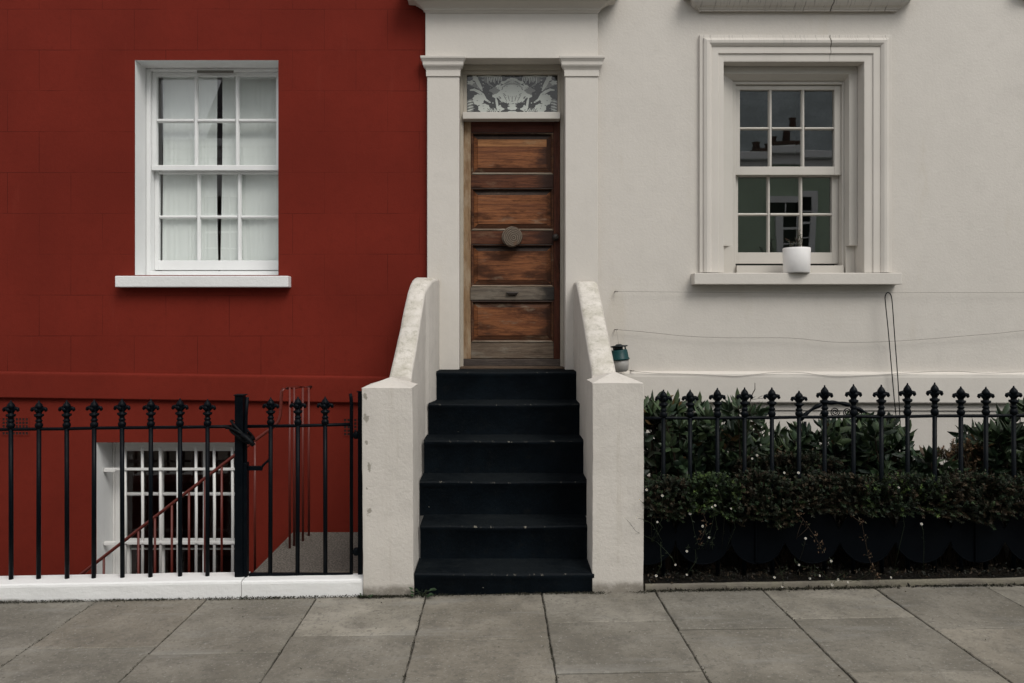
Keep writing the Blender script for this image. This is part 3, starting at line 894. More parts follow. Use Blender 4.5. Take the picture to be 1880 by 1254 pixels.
zq = lambda py, D: Z(py, D)
hood(mb, X(784, DP), X(1095, DP), YP, [(0.0, zq(25, DP)), (0.008, zq(24, DP - .01)), (0.02, zq(20, DP - .02)), (0.03, zq(18, DP - .03)), (0.032, zq(15, DP - .03)), (0.05, zq(10, DP - .05)), (0.08, zq(3, DP - .08)), (0.09, zq(2, DP - .09)), (0.095, zq(0, DP - .09)), (0.15, zq(0, DP - .09) + 0.005), (0.155, zq(-14, DP - .15)), (0.2, zq(-26, DP - .15)), (0.2, zq(-40, DP - .15)), (0.0, zq(-50, DP))])
mb.build('door_hood', M_WHITE_TRIM, wh, bevel=0.003)

# door frame and fanlight
yj = 0.10; DJ = DW + yj
jl, jr = X(850.5, DJ), X(1029.5, DJ)
DL = 6.64; yl = DL - DW
mb = MB()
zl = Z(136, DL)
mb.box(dx0 + .001, jl - 0.012, yj, 0.30, 1.315, dzt - .001); mb.box(jr + 0.012, dx1 - .001, yj, 0.30, 1.315, dzt - .001)
mb.box(jl - 0.012, jl, yj + 0.014, 0.30, 1.315, dzt - .001); mb.box(jr, jr + 0.012, yj + 0.014, 0.30, 1.315, dzt - .001)
mb.box(jl, jr, yj + 0.005, 0.30, Z(127, DJ), dzt - .001)
mb.box(jl, jr, yj + 0.03, 0.30, zl, Z(127, DJ))
mb.box(jl, X(857, DL), yl, 0.3, Z(206, DL), zl); mb.box(X(1024, DL), jr, yl, 0.3, Z(206, DL), zl)
df = mb.build('door_frame', M_JAMB, wh, bevel=0.003)
DT = 6.565
mb = MB(); mb.box(X(849.5, DT), X(1028.5, DT), DT - DW, 0.29, Z(218, DT), Z(205.5, DT)); mb.rough(0.001, 5)
mb.build('transom', M_CREAM, df, bevel=0.003)
mb = MB(); mb.box(dx0 + .002, dx1 - .002, 0.02, 0.3, Z(683, 6.52), Z(673, 6.56)); mb.rough(0.0015, 6)
mb.build('threshold', M_WSILL, df, bevel=0.006)
mb = MB(); e = 0.0
gx0, gx1, gz0, gz1 = X(857, DL), X(1024, DL), Z(206, DL), zl
mb.poly([(gx0, yl + 0.03, gz0), (gx1, yl + 0.03, gz0), (gx1, yl + 0.03, gz1), (gx0, yl + 0.03, gz1)])
mb.build('fanlight', M_GLASS_FLAT, wh, recalc=False)

# lace behind the fanlight
lace_y = yl + 0.037
mb = MB()
def LU(u): return gx0 + (gx1 - gx0) * (u - 150) / 1540
def LV(v): return gz1 - (gz1 - gz0) * (v - 150) / 625
mb.poly([(gx0 - .01, lace_y, gz0 - .01), (gx1 + .01, lace_y, gz0 - .01), (gx1 + .01, lace_y, gz1 + .01), (gx0 - .01, lace_y, gz1 + .01)])
lay = [0]
def motif(pts, m, mirror=True):
    lay[0] += 1
    y = lace_y - 0.0006 * (1 + m) - 0.00002 * lay[0]
    for s_ in ((1, -1) if mirror else (1,)):
        q = [((u if s_ == 1 else 1840 - u), v) for u, v in pts]
        q = [(min(max(u, 150), 1690), min(max(v, 150), 772)) for u, v in q]
        mb.cur = m
        mb.poly([(LU(u), y, LV(v)) for u, v in q])
def blob(cu, cv, ru, rv, lob=0, amp=0.1, n=44, ph=0.0, a0=0, a1=2 * math.pi):
    return [(cu + ru * (1 + amp * math.cos(lob * a + ph)) * math.cos(a), cv + rv * (1 + amp * math.cos(lob * a + ph)) * math.sin(a)) for a in [a0 + (a1 - a0) * k / n for k in range(n)]]
def stroke(p, w):
    L, R = [], []
    for i, (u, v) in enumerate(p):
        a = p[max(i - 1, 0)]; b = p[min(i + 1, len(p) - 1)]
        du, dv = b[0] - a[0], b[1] - a[1]; l = math.hypot(du, dv) or 1
        ww = w * (0.25 + 0.75 * math.sin(math.pi * (i + 0.3) / (len(p) - 0.4)))
        L.append((u - dv / l * ww, v + du / l * ww)); R.append((u + dv / l * ww, v - du / l * ww))
    return L + R[::-1]
motif(blob(920, 425, 250, 150, 16, .035, 96), 2, False)
motif(blob(920, 300, 150, 105, 12, .05, 72), 2, False)
motif(blob(920, 530, 130, 85, 11, .05, 72), 2, False)
motif(blob(920, 225, 75, 34, 7, .08), 2, False)
motif(blob(690, 430, 80, 50, 9, .08), 2); motif(blob(640, 490, 60, 30, 7, .1), 2); motif(blob(690, 330, 46, 26, 6, .12), 2); motif(blob(785, 268, 60, 24, 6, .12), 2)
motif(blob(770, 560, 52, 34, 6, .12), 2)
for k in range(22):
    a_ = math.pi * (0.55 + 0.95 * k / 21)
    motif(blob(920 + 268 * math.cos(a_), 420 - 190 * math.sin(a_ + math.pi), 16, 12, 5, .2, 14), 2)
motif(blob(920, 395, 185, 115, 14, .04, 90), 1, False)
motif(blob(920, 395, 168, 100, 14, .05, 90), 2, False)
for k in range(9):
    a_ = math.pi * (k + .5) / 9
    motif(stroke([(920 + 40 * math.cos(a_), 400 - 24 * math.sin(a_)), (920 + 95 * math.cos(a_), 400 - 60 * math.sin(a_)), (920 + 140 * math.cos(a_ + .12), 400 - 88 * math.sin(a_ + .12))], 7), 1, False)
motif(blob(920, 405, 60, 34, 8, .12, 60), 1, False); motif(blob(920, 405, 36, 20, 6, .12), 2, False); motif(blob(920, 405, 14, 9, 0, 0), 0, False)
for k in range(5):
    motif(stroke([(920 - 150 + 75 * k, 470), (920 - 120 + 60 * k, 520), (920 - 90 + 45 * k, 575)], 8), 1, False)
for k in range(4):
    motif(stroke([(760 + 22 * k, 300 - 14 * k), (800 + 24 * k, 285 - 14 * k), (850 + 18 * k, 290 - 16 * k)], 6), 1)
motif(blob(650, 430, 30, 20, 4, .2), 1)
motif(blob(920, 640, 70, 20, 6, .1), 2, False); motif(blob(920, 690, 82, 34, 7, .08), 2, False); motif(blob(920, 760, 95, 22, 6, .1), 2, False)
motif(blob(920, 690, 34, 14, 0, 0), 1, False)
motif(blob(345, 552, 96, 92, 11, .07), 2); motif(blob(340, 550, 56, 52, 7, .1), 1); motif(blob(340, 550, 30, 26, 5, .15), 0)
motif(blob(440, 690, 100, 72, 9, .06), 2); motif(blob(440, 700, 66, 40, 7, .1), 1); motif(blob(445, 705, 30, 22, 5, .1), 2)
motif(blob(700, 695, 52, 52, 5, .18), 2); motif(stroke([(640, 520), (655, 580), (665, 640), (660, 700)], 22), 2); motif(blob(745, 705, 36, 26, 3, .2), 2)
motif(blob(705, 700, 20, 26, 3, .2), 1)
motif(stroke([(200, 395), (270, 385), (350, 420), (420, 470), (470, 550), (550, 600)], 26), 2)
motif(stroke([(175, 290), (240, 300), (310, 320), (370, 360), (410, 390)], 34), 1)
motif(stroke([(250, 165), (300, 200), (330, 260), (370, 330), (405, 385)], 34), 2)
motif(blob(215, 270, 60, 34, 5, .22), 2); motif(blob(290, 195, 44, 50, 5, .2), 2)
motif(blob(480, 225, 70, 40, 4, .25), 1); motif(blob(620, 400, 80, 50, 4, .2), 1)
for k in range(9):
    u = 500 + k * 28
    motif(stroke([(u, 156), (u + 6 + k, 200), (u + 14 + random.uniform(-10, 18), 240 + random.uniform(-20, 60))], 9), 2)
motif(stroke([(330, 165), (420, 172), (520, 160), (640, 175), (720, 165)], 14), 2)
motif(stroke([(500, 230), (530, 300), (590, 335)], 16), 1)
for k in range(9):
    v = 560 + k * 24
    motif(stroke([(155, v + 10), (205, v - 8), (262, v - 22 + random.uniform(-8, 8))], 11), 2 if k % 2 else 1)
for k in range(9):
    u = 545 + k * 16
    motif(stroke([(u, 765), (u - 14, 730), (u - 30 + random.uniform(-20, 30), 690)], 8), 2 if k % 2 else 1)
for k in range(60):
    motif(blob(random.uniform(160, 920), random.uniform(160, 765), random.uniform(5, 14), random.uniform(4, 10), 4, .2, 10), random.choice((1, 1, 2)))
tag(mb.build('lace_curtain', [M_LACE_DARK, M_LACE_MID, M_LACE_LIGHT], loc=((gx0 + gx1) / 2, lace_y, gz0), recalc=False), 'grey lace panel with pale flowers and urn motif in the fanlight over the door', 'curtain')

# the door: stiles and rails with four raised panels
DD = 6.66; yd = DD - DW
def dX(px): return X(px, DD)
def dZ(py): return Z(py, DD)
mb = MB(); mb.box(dX(849.5), dX(1030.5), yd + 0.022, yd + 0.05, dZ(672), dZ(218))
door = mb.build('door', M_WRAIL, wh)
mb = MB(); mb.box(dX(850), dX(864.5), yd - 0.002, yd + 0.021, dZ(659), dZ(217)); mb.rough(.001, 9); mb.build('hinge_stile', M_WSTILE_PALE, door, bevel=0.003)
mb = MB(); mb.box(dX(1016.5), dX(1030), yd - 0.002, yd + 0.021, dZ(659), dZ(217)); mb.rough(.001, 9); mb.build('lock_stile', M_WSTILE_RED, door, bevel=0.003)
mb = MB(); mb.box(dX(864.7), dX(1016.3), yd, yd + 0.021, dZ(243), dZ(217)); mb.build('top_rail', M_WTOP, door, bevel=0.003)
for (a, b, m, pr) in ((321, 345, M_WRAIL, 0.004), (424, 448, M_WRAIL, 0.004), (629, 658, M_WGREY, 0.003)):
    mb = MB(); mb.box(dX(864.7), dX(1016.3), yd - pr, yd + 0.021, dZ(b), dZ(a)); mb.rough(.001, 9); mb.build('rail', m, door, bevel=0.003)
mb = MB(); mb.box(dX(863.5), dX(1017.5), yd - 0.012, yd + 0.021, dZ(551), dZ(527.5)); mb.rough(.001, 9)
mb.build('letter_flap', M_WFLAP, door, bevel=0.005)
mb = MB(); mb.box(dX(850), dX(1030), yd - 0.012, yd + 0.021, dZ(672), dZ(659.2)); mb.rough(.0015, 9); mb.build('kick_board', M_WKICK, door, bevel=0.004)
for i, (a, b) in enumerate(((243.5, 320.5), (345.5, 423.5), (448.5, 527), (552, 628.5))):
    x0, x1, z0, z1 = dX(865), dX(1016), dZ(b), dZ(a)
    mb = MB()
    rings = []
    def rr(o, y): return [(x0 + o, y, z0 + o), (x1 - o, y, z0 + o), (x1 - o, y, z1 - o), (x0 + o, y, z1 - o)]
    # bolection moulding round the recess; its sides weathered differently: 0 foot, 1 lock side, 2 head, 3 hinge side
    def ringloft(rings, mats):
        st_ = [mb.add(r) for r in rings]
        for r_i, (p, q) in enumerate(zip(st_, st_[1:])):
            for k in range(4):
                mb.cur = mats[k] if not isinstance(mats[k], tuple) else mats[k][min(r_i, len(mats[k]) - 1)]
                mb.face((p + k, p + (k + 1) % 4, q + (k + 1) % 4, q + k))
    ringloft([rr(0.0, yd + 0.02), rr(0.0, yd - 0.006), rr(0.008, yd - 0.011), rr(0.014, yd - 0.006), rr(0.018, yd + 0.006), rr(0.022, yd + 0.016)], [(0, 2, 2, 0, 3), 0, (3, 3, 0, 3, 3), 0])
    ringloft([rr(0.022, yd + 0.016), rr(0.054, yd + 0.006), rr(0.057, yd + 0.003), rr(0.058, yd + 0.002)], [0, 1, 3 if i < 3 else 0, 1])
    q0 = rr(0.058, yd + 0.002)
    if i == 0:
        zm = q0[2][2] - 0.062
        mb.cur = 1; mb.poly([q0[0], q0[1], (q0[1][0], yd + 0.002, zm), (q0[0][0], yd + 0.002, zm)])
        mb.cur = 4; mb.poly([(q0[0][0], yd + 0.002, zm + .0015), (q0[1][0], yd + 0.002, zm + .0015), q0[2], q0[3]])
    else:
        mb.cur = 1; mb.poly(q0)
    mb.rough(0.0012, 14, i)
    mb.build('panel', [M_WMOULD, M_WPANEL[i], M_WPALE, M_WBLACK, M_WSTRIP], door)
mb = MB()
mb.lathe([(0.03, 0.03), (0.03, -0.03), (0.075, -0.038), (0.086, -0.046), (0.088, -0.062), (0.085, -0.082), (0.076, -0.088), (0.02, -0.09)], (KX, yd, KZ), 36, 'Y', False)
mb.rough(0.0015, 20)
mb.build('centre_knob', M_KNOB, door)
mb = MB(); mb.lathe([(0.028, -0.002), (0.03, -0.008), (0.022, -0.013), (0.012, -0.016), (0.012, -0.032), (0.024, -0.04), (0.027, -0.05), (0.018, -0.06), (0.004, -0.062)], (dX(1019.5), yd, dZ(436)), 20, 'Y'); mb.build('latch_knob', M_BRONZE, door)
mb = MB()
for k in range(11):
    pass
cxp, czp = dX(940.5), dZ(539)
mb.loft([[(cxp + s_ * w, yd - 0.012 - d, czp + h) for (s_, w) in ((-1, ww), (-0.5, ww), (0.5, ww), (1, ww))] for (ww, d, h) in ((0.05, 0.0, 0.014), (0.053, 0.02, 0.012), (0.048, 0.026, 0.004), (0.034, 0.02, -0.014), (0.02, 0.0, -0.022))])
mb.build('flap_pull', M_BRONZE, door, bevel=0.002)

# right window: architrave, casing, sashes, stone sill
mb = MB()
ax0, ax1, azt, azb = X(1285.5, DP), X(1640, DP), Z(62, DP), Z(500, DP)
tw = wx0 - ax0
ft = azt - wz1
mould(mb, ax0, ax1, azb, azt, 0.0, [(0.0, 0.0), (0.002, 0.03), (0.03, 0.032), (0.032, 0.046), (0.055, 0.058), (0.075, 0.055), (0.096, 0.04), (0.098, 0.032), (0.154, 0.032), (0.158, 0.020), (tw - 0.002, 0.018)])
# butt the moulding to the opening edge
rings = [[(ax0 + tw - 0.002, -0.018, azb), (ax0 + tw - 0.002, -0.018, azt - tw + 0.002), (ax1 - tw + 0.002, -0.018, azt - tw + 0.002), (ax1 - tw + 0.002, -0.018, azb)],
         [(wx0 - 0.001, -0.016, azb), (wx0 - 0.001, -0.016, wz1 + 0.001), (wx1 + 0.001, -0.016, wz1 + 0.001), (wx1 + 0.001, -0.016, azb)],
         [(wx0 - 0.001, 0.02, azb), (wx0 - 0.001, 0.02, wz1 + 0.001), (wx1 + 0.001, 0.02, wz1 + 0.001), (wx1 + 0.001, 0.02, azb)]]
mb.loft(rings)
mb.rough(0.0012, 2.5)
mb.build('window_surround', M_SURROUND, wh, bevel=0.002)
E0, E1, E2 = 6.60, 6.70, 6.75
ye = E0 - DW
cx0, cx1 = X(1344.5, 6.66), X(1552, 6.66)
czt = Z(147, 6.66)
mb = MB()
hz = Z(451, E0)
# splayed casing with its feet cut above the sill
mb.prism([(wx0 + .001, ye), (wx0 + 0.02, ye), (cx0 + 0.004, ye + 0.06), (cx0 + 0.004, ye + 0.075), (wx0 + .001, ye + 0.075)], 'Z', hz, wz1 - .061)
mb.prism([(wx1 - .001, ye), (wx1 - .001, ye + 0.075), (cx1 - 0.004, ye + 0.075), (cx1 - 0.004, ye + 0.06), (wx1 - 0.07, ye)], 'Z', hz, wz1 - .061)
mb.prism([(ye, wz1 - 0.002), (ye, wz1 - 0.06), (ye + 0.06, czt - 0.004), (ye + 0.075, czt - 0.004), (ye + 0.075, wz1 - 0.002)], 'X', wx0 + 0.0015, wx1 - 0.0015)
mb.box(wx0 + .001, cx0 + 0.003, ye + 0.045, ye + 0.076, wz0, hz); mb.box(cx1 - 0.003, wx1 - .001, ye + 0.045, ye + 0.076, wz0, hz)
rwin = mb.build('window', M_CREAM, wh, bevel=0.003)
mb = MB(); yb2 = ye + 0.077
mb.box(cx0, X(1350.5, 6.68), yb2, yb2 + 0.16, wz0, czt); mb.box(X(1546, 6.68), cx1, yb2, yb2 + 0.16, wz0, czt)
mb.box(X(1350.5, 6.68), X(1546, 6.68), yb2, yb2 + 0.16, Z(155, 6.68), czt)
mb.box(X(1350.5, 6.68), X(1546, 6.68), yb2 - 0.03, yb2 + 0.16, wz0, Z(488, 6.68))
mb.build('sash_box', M_CREAM, rwin, bevel=0.003)
sx0, sx1 = X(1350.5, 6.68) + .002, X(1546, 6.68) - .002
mb = MB()
u2 = sash(mb, sx0, sx1, Z(321, E1), Z(157, E1), [(X(1358.5, E1), X(1412, E1)), (X(1418.3, E1), X(1472.2, E1)), (X(1478.3, E1), X(1532.2, E1))], [(Z(305.8, E1), Z(237.6, E1)), (Z(232.6, E1), Z(164.8, E1))], E1 - DW, 0.042)
mb.build('upper_sash', M_CREAM, rwin, bevel=0.002)
mb = MB()
l2 = sash(mb, sx0, sx1, Z(484, E2), Z(317, E2), [(X(1355, E2), X(1409.3, E2)), (X(1414.8, E2), X(1468.7, E2)), (X(1474.6, E2), X(1527.8, E2))], [(Z(463.5, E2), Z(395.8, E2)), (Z(390.8, E2), Z(324, E2))], E2 - DW, 0.042)
mb.build('lower_sash', M_CREAM, rwin, bevel=0.002)
panes(rwin, 'glass', u2, E1 - DW + 0.028, M_GLASS, 0.0012)
panes(rwin, 'glass', l2, E2 - DW + 0.028, M_GLASS, 0.0012)
mb = MB(); ES = 6.39
mb.box(X(1275, ES), X(1656.5, ES), ES - DW, 0.16, Z(522, ES), Z(501, ES)); mb.rough(0.002, 5)
mb.build('sill', M_CORNICE if False else M_WHITE_TRIM, rwin, bevel=0.005)
room(wh, 'room_interior', 1.75, 3.2, 0.30, 1.9, 1.9, 4.1, M_ROOM_GREEN)
mb = MB()
hood(mb, X(1290, DW), X(1636, DW), 0.0, [(0.0, Z(21.5, DW)), (0.03, Z(21, 6.47)), (0.036, Z(20, 6.46)), (0.036, Z(17.5, 6.46)), (0.045, Z(16.5, 6.45)), (0.05, Z(14, 6.45)), (0.075, Z(9, 6.42)), (0.095, Z(3, 6.4)), (0.105, Z(-3, 6.39)), (0.107, Z(-10, 6.39)), (0.16, Z(-14, 6.34)), (0.165, Z(-28, 6.34)), (0.0, Z(-40, DW))])
mb.build('window_cornice', M_CORNICE, wh, bevel=0.002)
# corner of the next doorway's hood at the edge of the frame
mb = MB()
hood(mb, X(1890, DW), X(2200, DW), 0.0, [(0.0, Z(22, DW)), (0.02, Z(14, DW)), (0.03, Z(8, DW)), (0.05, Z(2, DW)), (0.07, Z(-4, DW)), (0.09, Z(-12, DW)), (0.12, Z(-20, DW)), (0.12, Z(-34, DW)), (0, Z(-40, DW))])
mb.build('cornice', M_WHITE_TRIM, wh, bevel=0.003)

# ------------------------------------------------------------------ front steps, stair walls and piers
st = thing('front_steps', 'flight of six black painted stone steps leading up to the wooden door', 'steps', (0.05, -1.5, 0))
stepd = [(4.885, None, 0.137, -0.512, 0.607), (5.165, None, 0.363, -0.505, 0.612), (5.435, None, 0.602, -0.535, 0.645), (5.70, None, 0.847, -0.53, 0.66), (5.955, None, 1.088, -0.52, 0.66), (6.22, None, 1.316, -0.49, 0.66)]
for i, (D, _, zt, x0, x1) in enumerate(stepd):
    zb = stepd[i - 1][2] - 0.004 if i else -0.2
    y0 = D - DW
    y1 = (stepd[i + 1][0] - DW + 0.02) if i + 1 < len(stepd) else 0.05
    n = 40
    mb = MB()
    rows = []
    for k, (yy, zz_) in enumerate(((y0 + 0.012, zb), (y0 + 0.01, zt - 0.045), (y0 - 0.003, zt - 0.03), (y0 - 0.004, zt - 0.012), (y0 + 0.004, zt - 0.002), (y0 + 0.03, zt), (y1, zt + 0.004))):
        row = []
        for q in range(n + 1):
            xx = x0 + (x1 - x0) * q / n
            w = 0.004 * mnoise.noise(Vector((xx * 3.1, i * 3.7, k * 0.3))) + 0.0025 * mnoise.noise(Vector((xx * 17, i * 5.1, k * 0.6)))
            wear = -0.005 * math.exp(-((xx - 0.05) / 0.3) ** 2) if 2 < k < 6 else 0
            row.append((xx, yy + w, zz_ + wear + (0.5 * w if k > 1 else 0)))
        rows.append(row)
    mb.loft(rows[:4], smooth=True)
    mb.cur = 1; mb.loft(rows[3:5], smooth=True)
    mb.cur = 2; mb.loft(rows[4:], smooth=True); mb.cur = 0
    if i == 0:
        for q in (0, n): mb.poly([r[q] for r in rows] + [(rows[-1][q][0], rows[-1][q][1], zb)])
    mb.build('step', [M_STEP, M_NOSE, M_TREAD], st, recalc=False)

def pier(label, x0, x1, D, dep, zt, za, m, zb=-0.2, lean=0.0):
    y0, y1 = D - DW, D - DW + dep
    mb = MB()
    n = 24
    rings = []
    def outline(e, z, s_=0.0):
        pts = []
        cs = [(x0 - e, y0 - e), (x1 + e, y0 - e), (x1 + e, y1 + e), (x0 - e, y1 + e)]
        for k in range(4):
            a, b = cs[k], cs[(k + 1) % 4]
            for t in range(6): pts.append((a[0] + (b[0] - a[0]) * t / 6 + s_, a[1] + (b[1] - a[1]) * t / 6, z))
        return pts
    for k in range(n + 1):
        z = zb + (zt - zb) * k / n
        rings.append(outline(0.0, z, lean * (1 - k / n)))
    rings.append(outline(0.002, zt + 0.004))
    cx, cy = (x0 + x1) / 2, (y0 + y1) / 2
    rings.append([(cx + (p[0] - cx) * 0.5, cy + (p[1] - cy) * 0.5, zt + (za - zt) * 0.52) for p in rings[-1]])
    rings.append([(cx + (p[0] - cx) * 0.02, cy + (p[1] - cy) * 0.02, za) for p in rings[-2]])
    mb.loft(rings, True, False, True)
    mb.rough(0.0035, 4.0, x0); mb.rough(0.0018, 19.0, x0 + 3)
    o = mb.build('gate_pier', m, loc=(cx, cy, 0), bevel=0.007, seg=3)
    return tag(o, label, 'pier', 'rendered piers at the foot of the steps')
pier('cream rendered pier with pyramid cap and chipped edge between gate and black steps', -0.842, -0.527, 4.885, 0.37, 1.285, 1.345, M_PIER_CHIP, lean=0.012)
pier('cream rendered pier with pyramid cap between black steps and garden hedge', 0.597, 0.915, 4.885, 0.33, 1.315, 1.38, M_PIER)

def stair_wall(label, pts, loc):
    """pts: (D, z, x_inner, x_outer) along the run; the top is softly rounded"""
    mb = MB()
    rings = []
    for (D, z, xi, xo) in pts:
        y = D - DW
        s_ = 1 if xo > xi else -1
        r = 0.022
        rings.append([(xi, y, -0.2), (xi, y, z * 0.5), (xi, y, z - r * 1.3), (xi + s_ * r * 0.35, y, z - r * 0.35), (xi + s_ * r * 1.3, y, z), (xo - s_ * r * 1.3, y, z + 0.004), (xo - s_ * r * .35, y, z - r * .35), (xo, y, z - r * 1.3), (xo, y, z * .5), (xo, y, -0.2)])
    st_ = [mb.add(r) for r in rings]
    for a, b in zip(st_, st_[1:]):
        for k in range(9):
            mb.cur = 1 if k in (3, 4, 5) else 0
            mb.face((a + k, a + k + 1, b + k + 1, b + k), 2 <= k <= 6)
    mb.cur = 0
    mb.face([st_[0] + k for k in range(10)]); mb.face([st_[-1] + k for k in range(10)][::-1])
    mb.rough(0.004, 3.5, loc[0]); mb.rough(0.002, 16, loc[0])
    o = mb.build('stair_wall', [M_PARAPET, M_PARAPET_TOP], loc=loc)
    return tag(o, label, 'wall', 'low walls beside the front steps')
def interp(a, b, n): return [tuple(p + (q - p) * k / n for p, q in zip(a, b)) for k in range(n)]
L0, L1 = (5.24, 1.335, -0.572, -0.722), (5.94, 1.955, -0.538, -0.672)
lp = interp(L0, L1, 14) + [L1, (6.0, 1.999, -0.518, -0.667), (6.08, 2.035, -0.5, -0.662), (6.18, 2.055, -0.483, -0.658), (6.3, 2.064, -0.474, -0.652), (6.46, 2.068, -0.472, -0.645)]
stair_wall('cream stair wall with greenish weathered top rising beside the red wall', lp, (-0.6, -0.8, 0))
R0, R1 = (5.2, 1.36, 0.632, 0.795), (6.17, 2.0, 0.63, 0.80)
rp = interp(R0, R1, 18) + [R1, (6.2, 2.02, 0.63, 0.80), (6.26, 2.03, 0.63, 0.80), (6.34, 2.036, 0.63, 0.80), (6.452, 2.038, 0.63, 0.80)]
stair_wall('cream stair wall with lichen blotched top rising beside the white house wall', rp, (0.72, -0.8, 0))

# ------------------------------------------------------------------ kerbs under the railings
def kerb(name, label, x0, x1, y0, y1, h, m, amp=0.003, foot=True):
    mb = MB(); n = max(8, int((x1 - x0) / 0.12))
    rings = []
    for k in range(n + 1):
        xx = x0 + (x1 - x0) * k / n
        rings.append([(xx, y1, -0.12), (xx, y1, h - 0.006), (xx, y1 - 0.008, h), (xx, (y0 + y1) / 2, h + 0.002), (xx, y0 + 0.014, h), (xx, y0 + 0.003, h - 0.008), (xx, y0, h - 0.02), (xx, y0, h * 0.5), (xx, y0 - 0.004, -0.12)])
    mb.loft(rings, smooth=False)
    mb.poly(rings[0]); mb.poly(rings[-1][::-1])
    mb.rough(amp, 5, x0); mb.rough(amp * 0.5, 23, x0); mb.shear()
    return mb.build(name, m, loc=((x0 + x1) / 2, (y0 + y1) / 2, 0))
xg = X(443, 4.9)
k1 = tag(kerb('railing_kerb', '', -9, xg, -1.6, -1.415, 0.112, M_KERB_WHITE), 'white painted low kerb carrying the black spiked railings in front of the red house', 'low wall')
mb = MB(); mb.box(-9, xg, -1.595, -1.42, -2.3, -0.125); mb.build('retaining_wall', M_RED_PLAIN, k1)
k2 = tag(kerb('gate_threshold', '', xg + 0.004, -0.835, -1.602, -1.47, 0.108, M_KERB_WHITE), 'white painted threshold kerb under the small black iron gate', 'low wall')
mb = MB(); mb.box(xg + .01, -0.84, -1.468, -1.413, -0.2, 0.1); mb.shear(); mb.build('inner_edge', M_EDGING, k2)
k3 = tag(kerb('stone_edging', '', 0.93, 8.5, -1.6, -1.5, 0.043, M_EDGING, 0.005), 'low worn stone edging along the hedge bed at the pavement', 'low wall')

# basement stairs going down behind the railings
bs = thing('basement_stairs', 'concrete basement steps descending behind the black railings towards the barred window', 'steps', (-2.4, -1.0, -2.25))
for k in range(10):
    mb = MB(); mb.box(-1.69 - 0.25 * (k + 1), -1.691 - 0.25 * k, -1.405, -0.56, -2.25, -0.03 - 0.2 * (k + 1))
    mb.build('step', M_CONC, bs, bevel=0.005)

# red handrail of the basement stairs
hr = thing('stair_handrail', 'thin dark red painted metal handrail slanting down to the basement', 'handrail', (-2.4, -0.5, -0.6))
DH = 6.0
top = [P(573, 710, 6.47), P(545, 711, 6.3), P(527, 712.5, 6.05), P(520, 714, 6.0), P(517, 719, DH), P(516, 740, DH), P(515, 762, DH), P(511, 774, DH), P(500, 785, DH), P(436, 832, DH), P(300, 937, DH), P(152, 1052, DH), P(60, 1122, DH)]
mb = MB(); mb.tube(top, 0.0125, 8); mb.build('rail', M_REDPAINT, hr)
def baluster(x, y, zt, zb):
    mb = MB(); mb.tube([(x, y, zb), (x, y, zt)], 0.0095, 8); mb.build('baluster', M_REDPAINT, hr)
for (px, py, D) in ((532, 1004, 6.02), (540, 998, 6.09), (556, 985, 6.22), (567, 977, 6.38)):
    p = P(px, py, D); baluster(p.x, p.y, Z(711.5, D), -0.035)
def rail_z(px):
    return Z(785 + (1052 - 785) * (500 - px) / (500 - 152), DH)
for px in (468, 407, 376.5, 347, 315.5, 284.5, 254, 190.5):
    x = X(px, DH); baluster(x, DH - DW, rail_z(px), rail_z(px) - 1.05)

# ------------------------------------------------------------------ iron railings
def finial_mesh(x, y, z, h=0.18, tilt=0.0):
    mb = MB(); k = h / 0.18
    prof = [(0.0135, 0), (0.019, .006), (0.024, .016), (0.0245, .026), (0.019, .036), (0.0155, .040), (0.0205, .046), (0.0215, .052), (0.016, .058), (0.0145, .066), (0.018, .074), (0.0275, .08), (0.029, .086), (0.024, .092), (0.016, .098), (0.0185, .105), (0.0195, .116), (0.018, .124), (0.0225, .132), (0.0255, .140), (0.0215, .152), (0.0125, .164), (0.006, .171), (0.0052, .176), (0.003, .181)]
    mb.lathe([(r, z + q * k) for r, q in prof], (x, y, 0), 12)
    for s_ in (-1, 1):                                    # the two curled side leaves
        a = [(x + s_ * 0.012, y, z + .108 * k), (x + s_ * 0.022, y, z + .122 * k), (x + s_ * 0.033, y, z + .131 * k), (x + s_ * 0.042, y, z + .128 * k), (x + s_ * 0.0455, y, z + .118 * k), (x + s_ * 0.041, y, z + .110 * k)]
        mb.tube(a, [0.009, 0.011, 0.0115, 0.0115, 0.0105, 0.006], 8)
        for t in (-1, 1):                                 # small bosses front and back
            mb.ball((x + s_ * 0.02, y + t * 0.012, z + .088 * k), 0.007, 6)
    for t in (-1, 1):
        mb.tube([(x, y + t * 0.012, z + .108 * k), (x, y + t * 0.026, z + .126 * k), (x, y + t * 0.038, z + .13 * k), (x, y + t * 0.04, z + .114 * k)], [0.009, .011, .011, .006], 6)
    return mb

def rail_bar(parent, x, y, zb, zr, h, zseg=None, r=0.0138):
    mb = MB()
    j = random.uniform(-0.003, 0.003)
    mb.tube([(x + j, y, zb), (x + j * 0.5, y, (zb + zr) / 2), (x, y, zr + 0.002)], r, 10)
    b = mb.build('baluster', M_IRON, parent)
    finial_mesh(x, y, zr + 0.002, h).build('finial', M_IRON, b)
    return b
DFc = 5.0; YF = DFc - DW
def rz(x): return 1.057 + 0.0132 * x
lr = thing('iron_railing', 'black spiked iron railing on white kerb in front of the red house', 'railing', (-2.6, YF, 0.05))
lx = [X(p, DFc) for p in (20, 71.5, 122.5, 173, 224, 277, 330.5, 381)]
sp = 0.177
lx = [lx[0] - sp * k for k in range(6, 0, -1)] + lx
hl = {5: 0.178}
mb = MB()
pts = [(-4.3, YF, rz(-4.3))] + [(x, YF, rz(x) + random.uniform(-.0015, .0015)) for x in lx] + [(X(432, DFc), YF, rz(-1.66))]
mb.tube(pts, 0.0105, 8); mb.build('rail', M_IRON, lr)
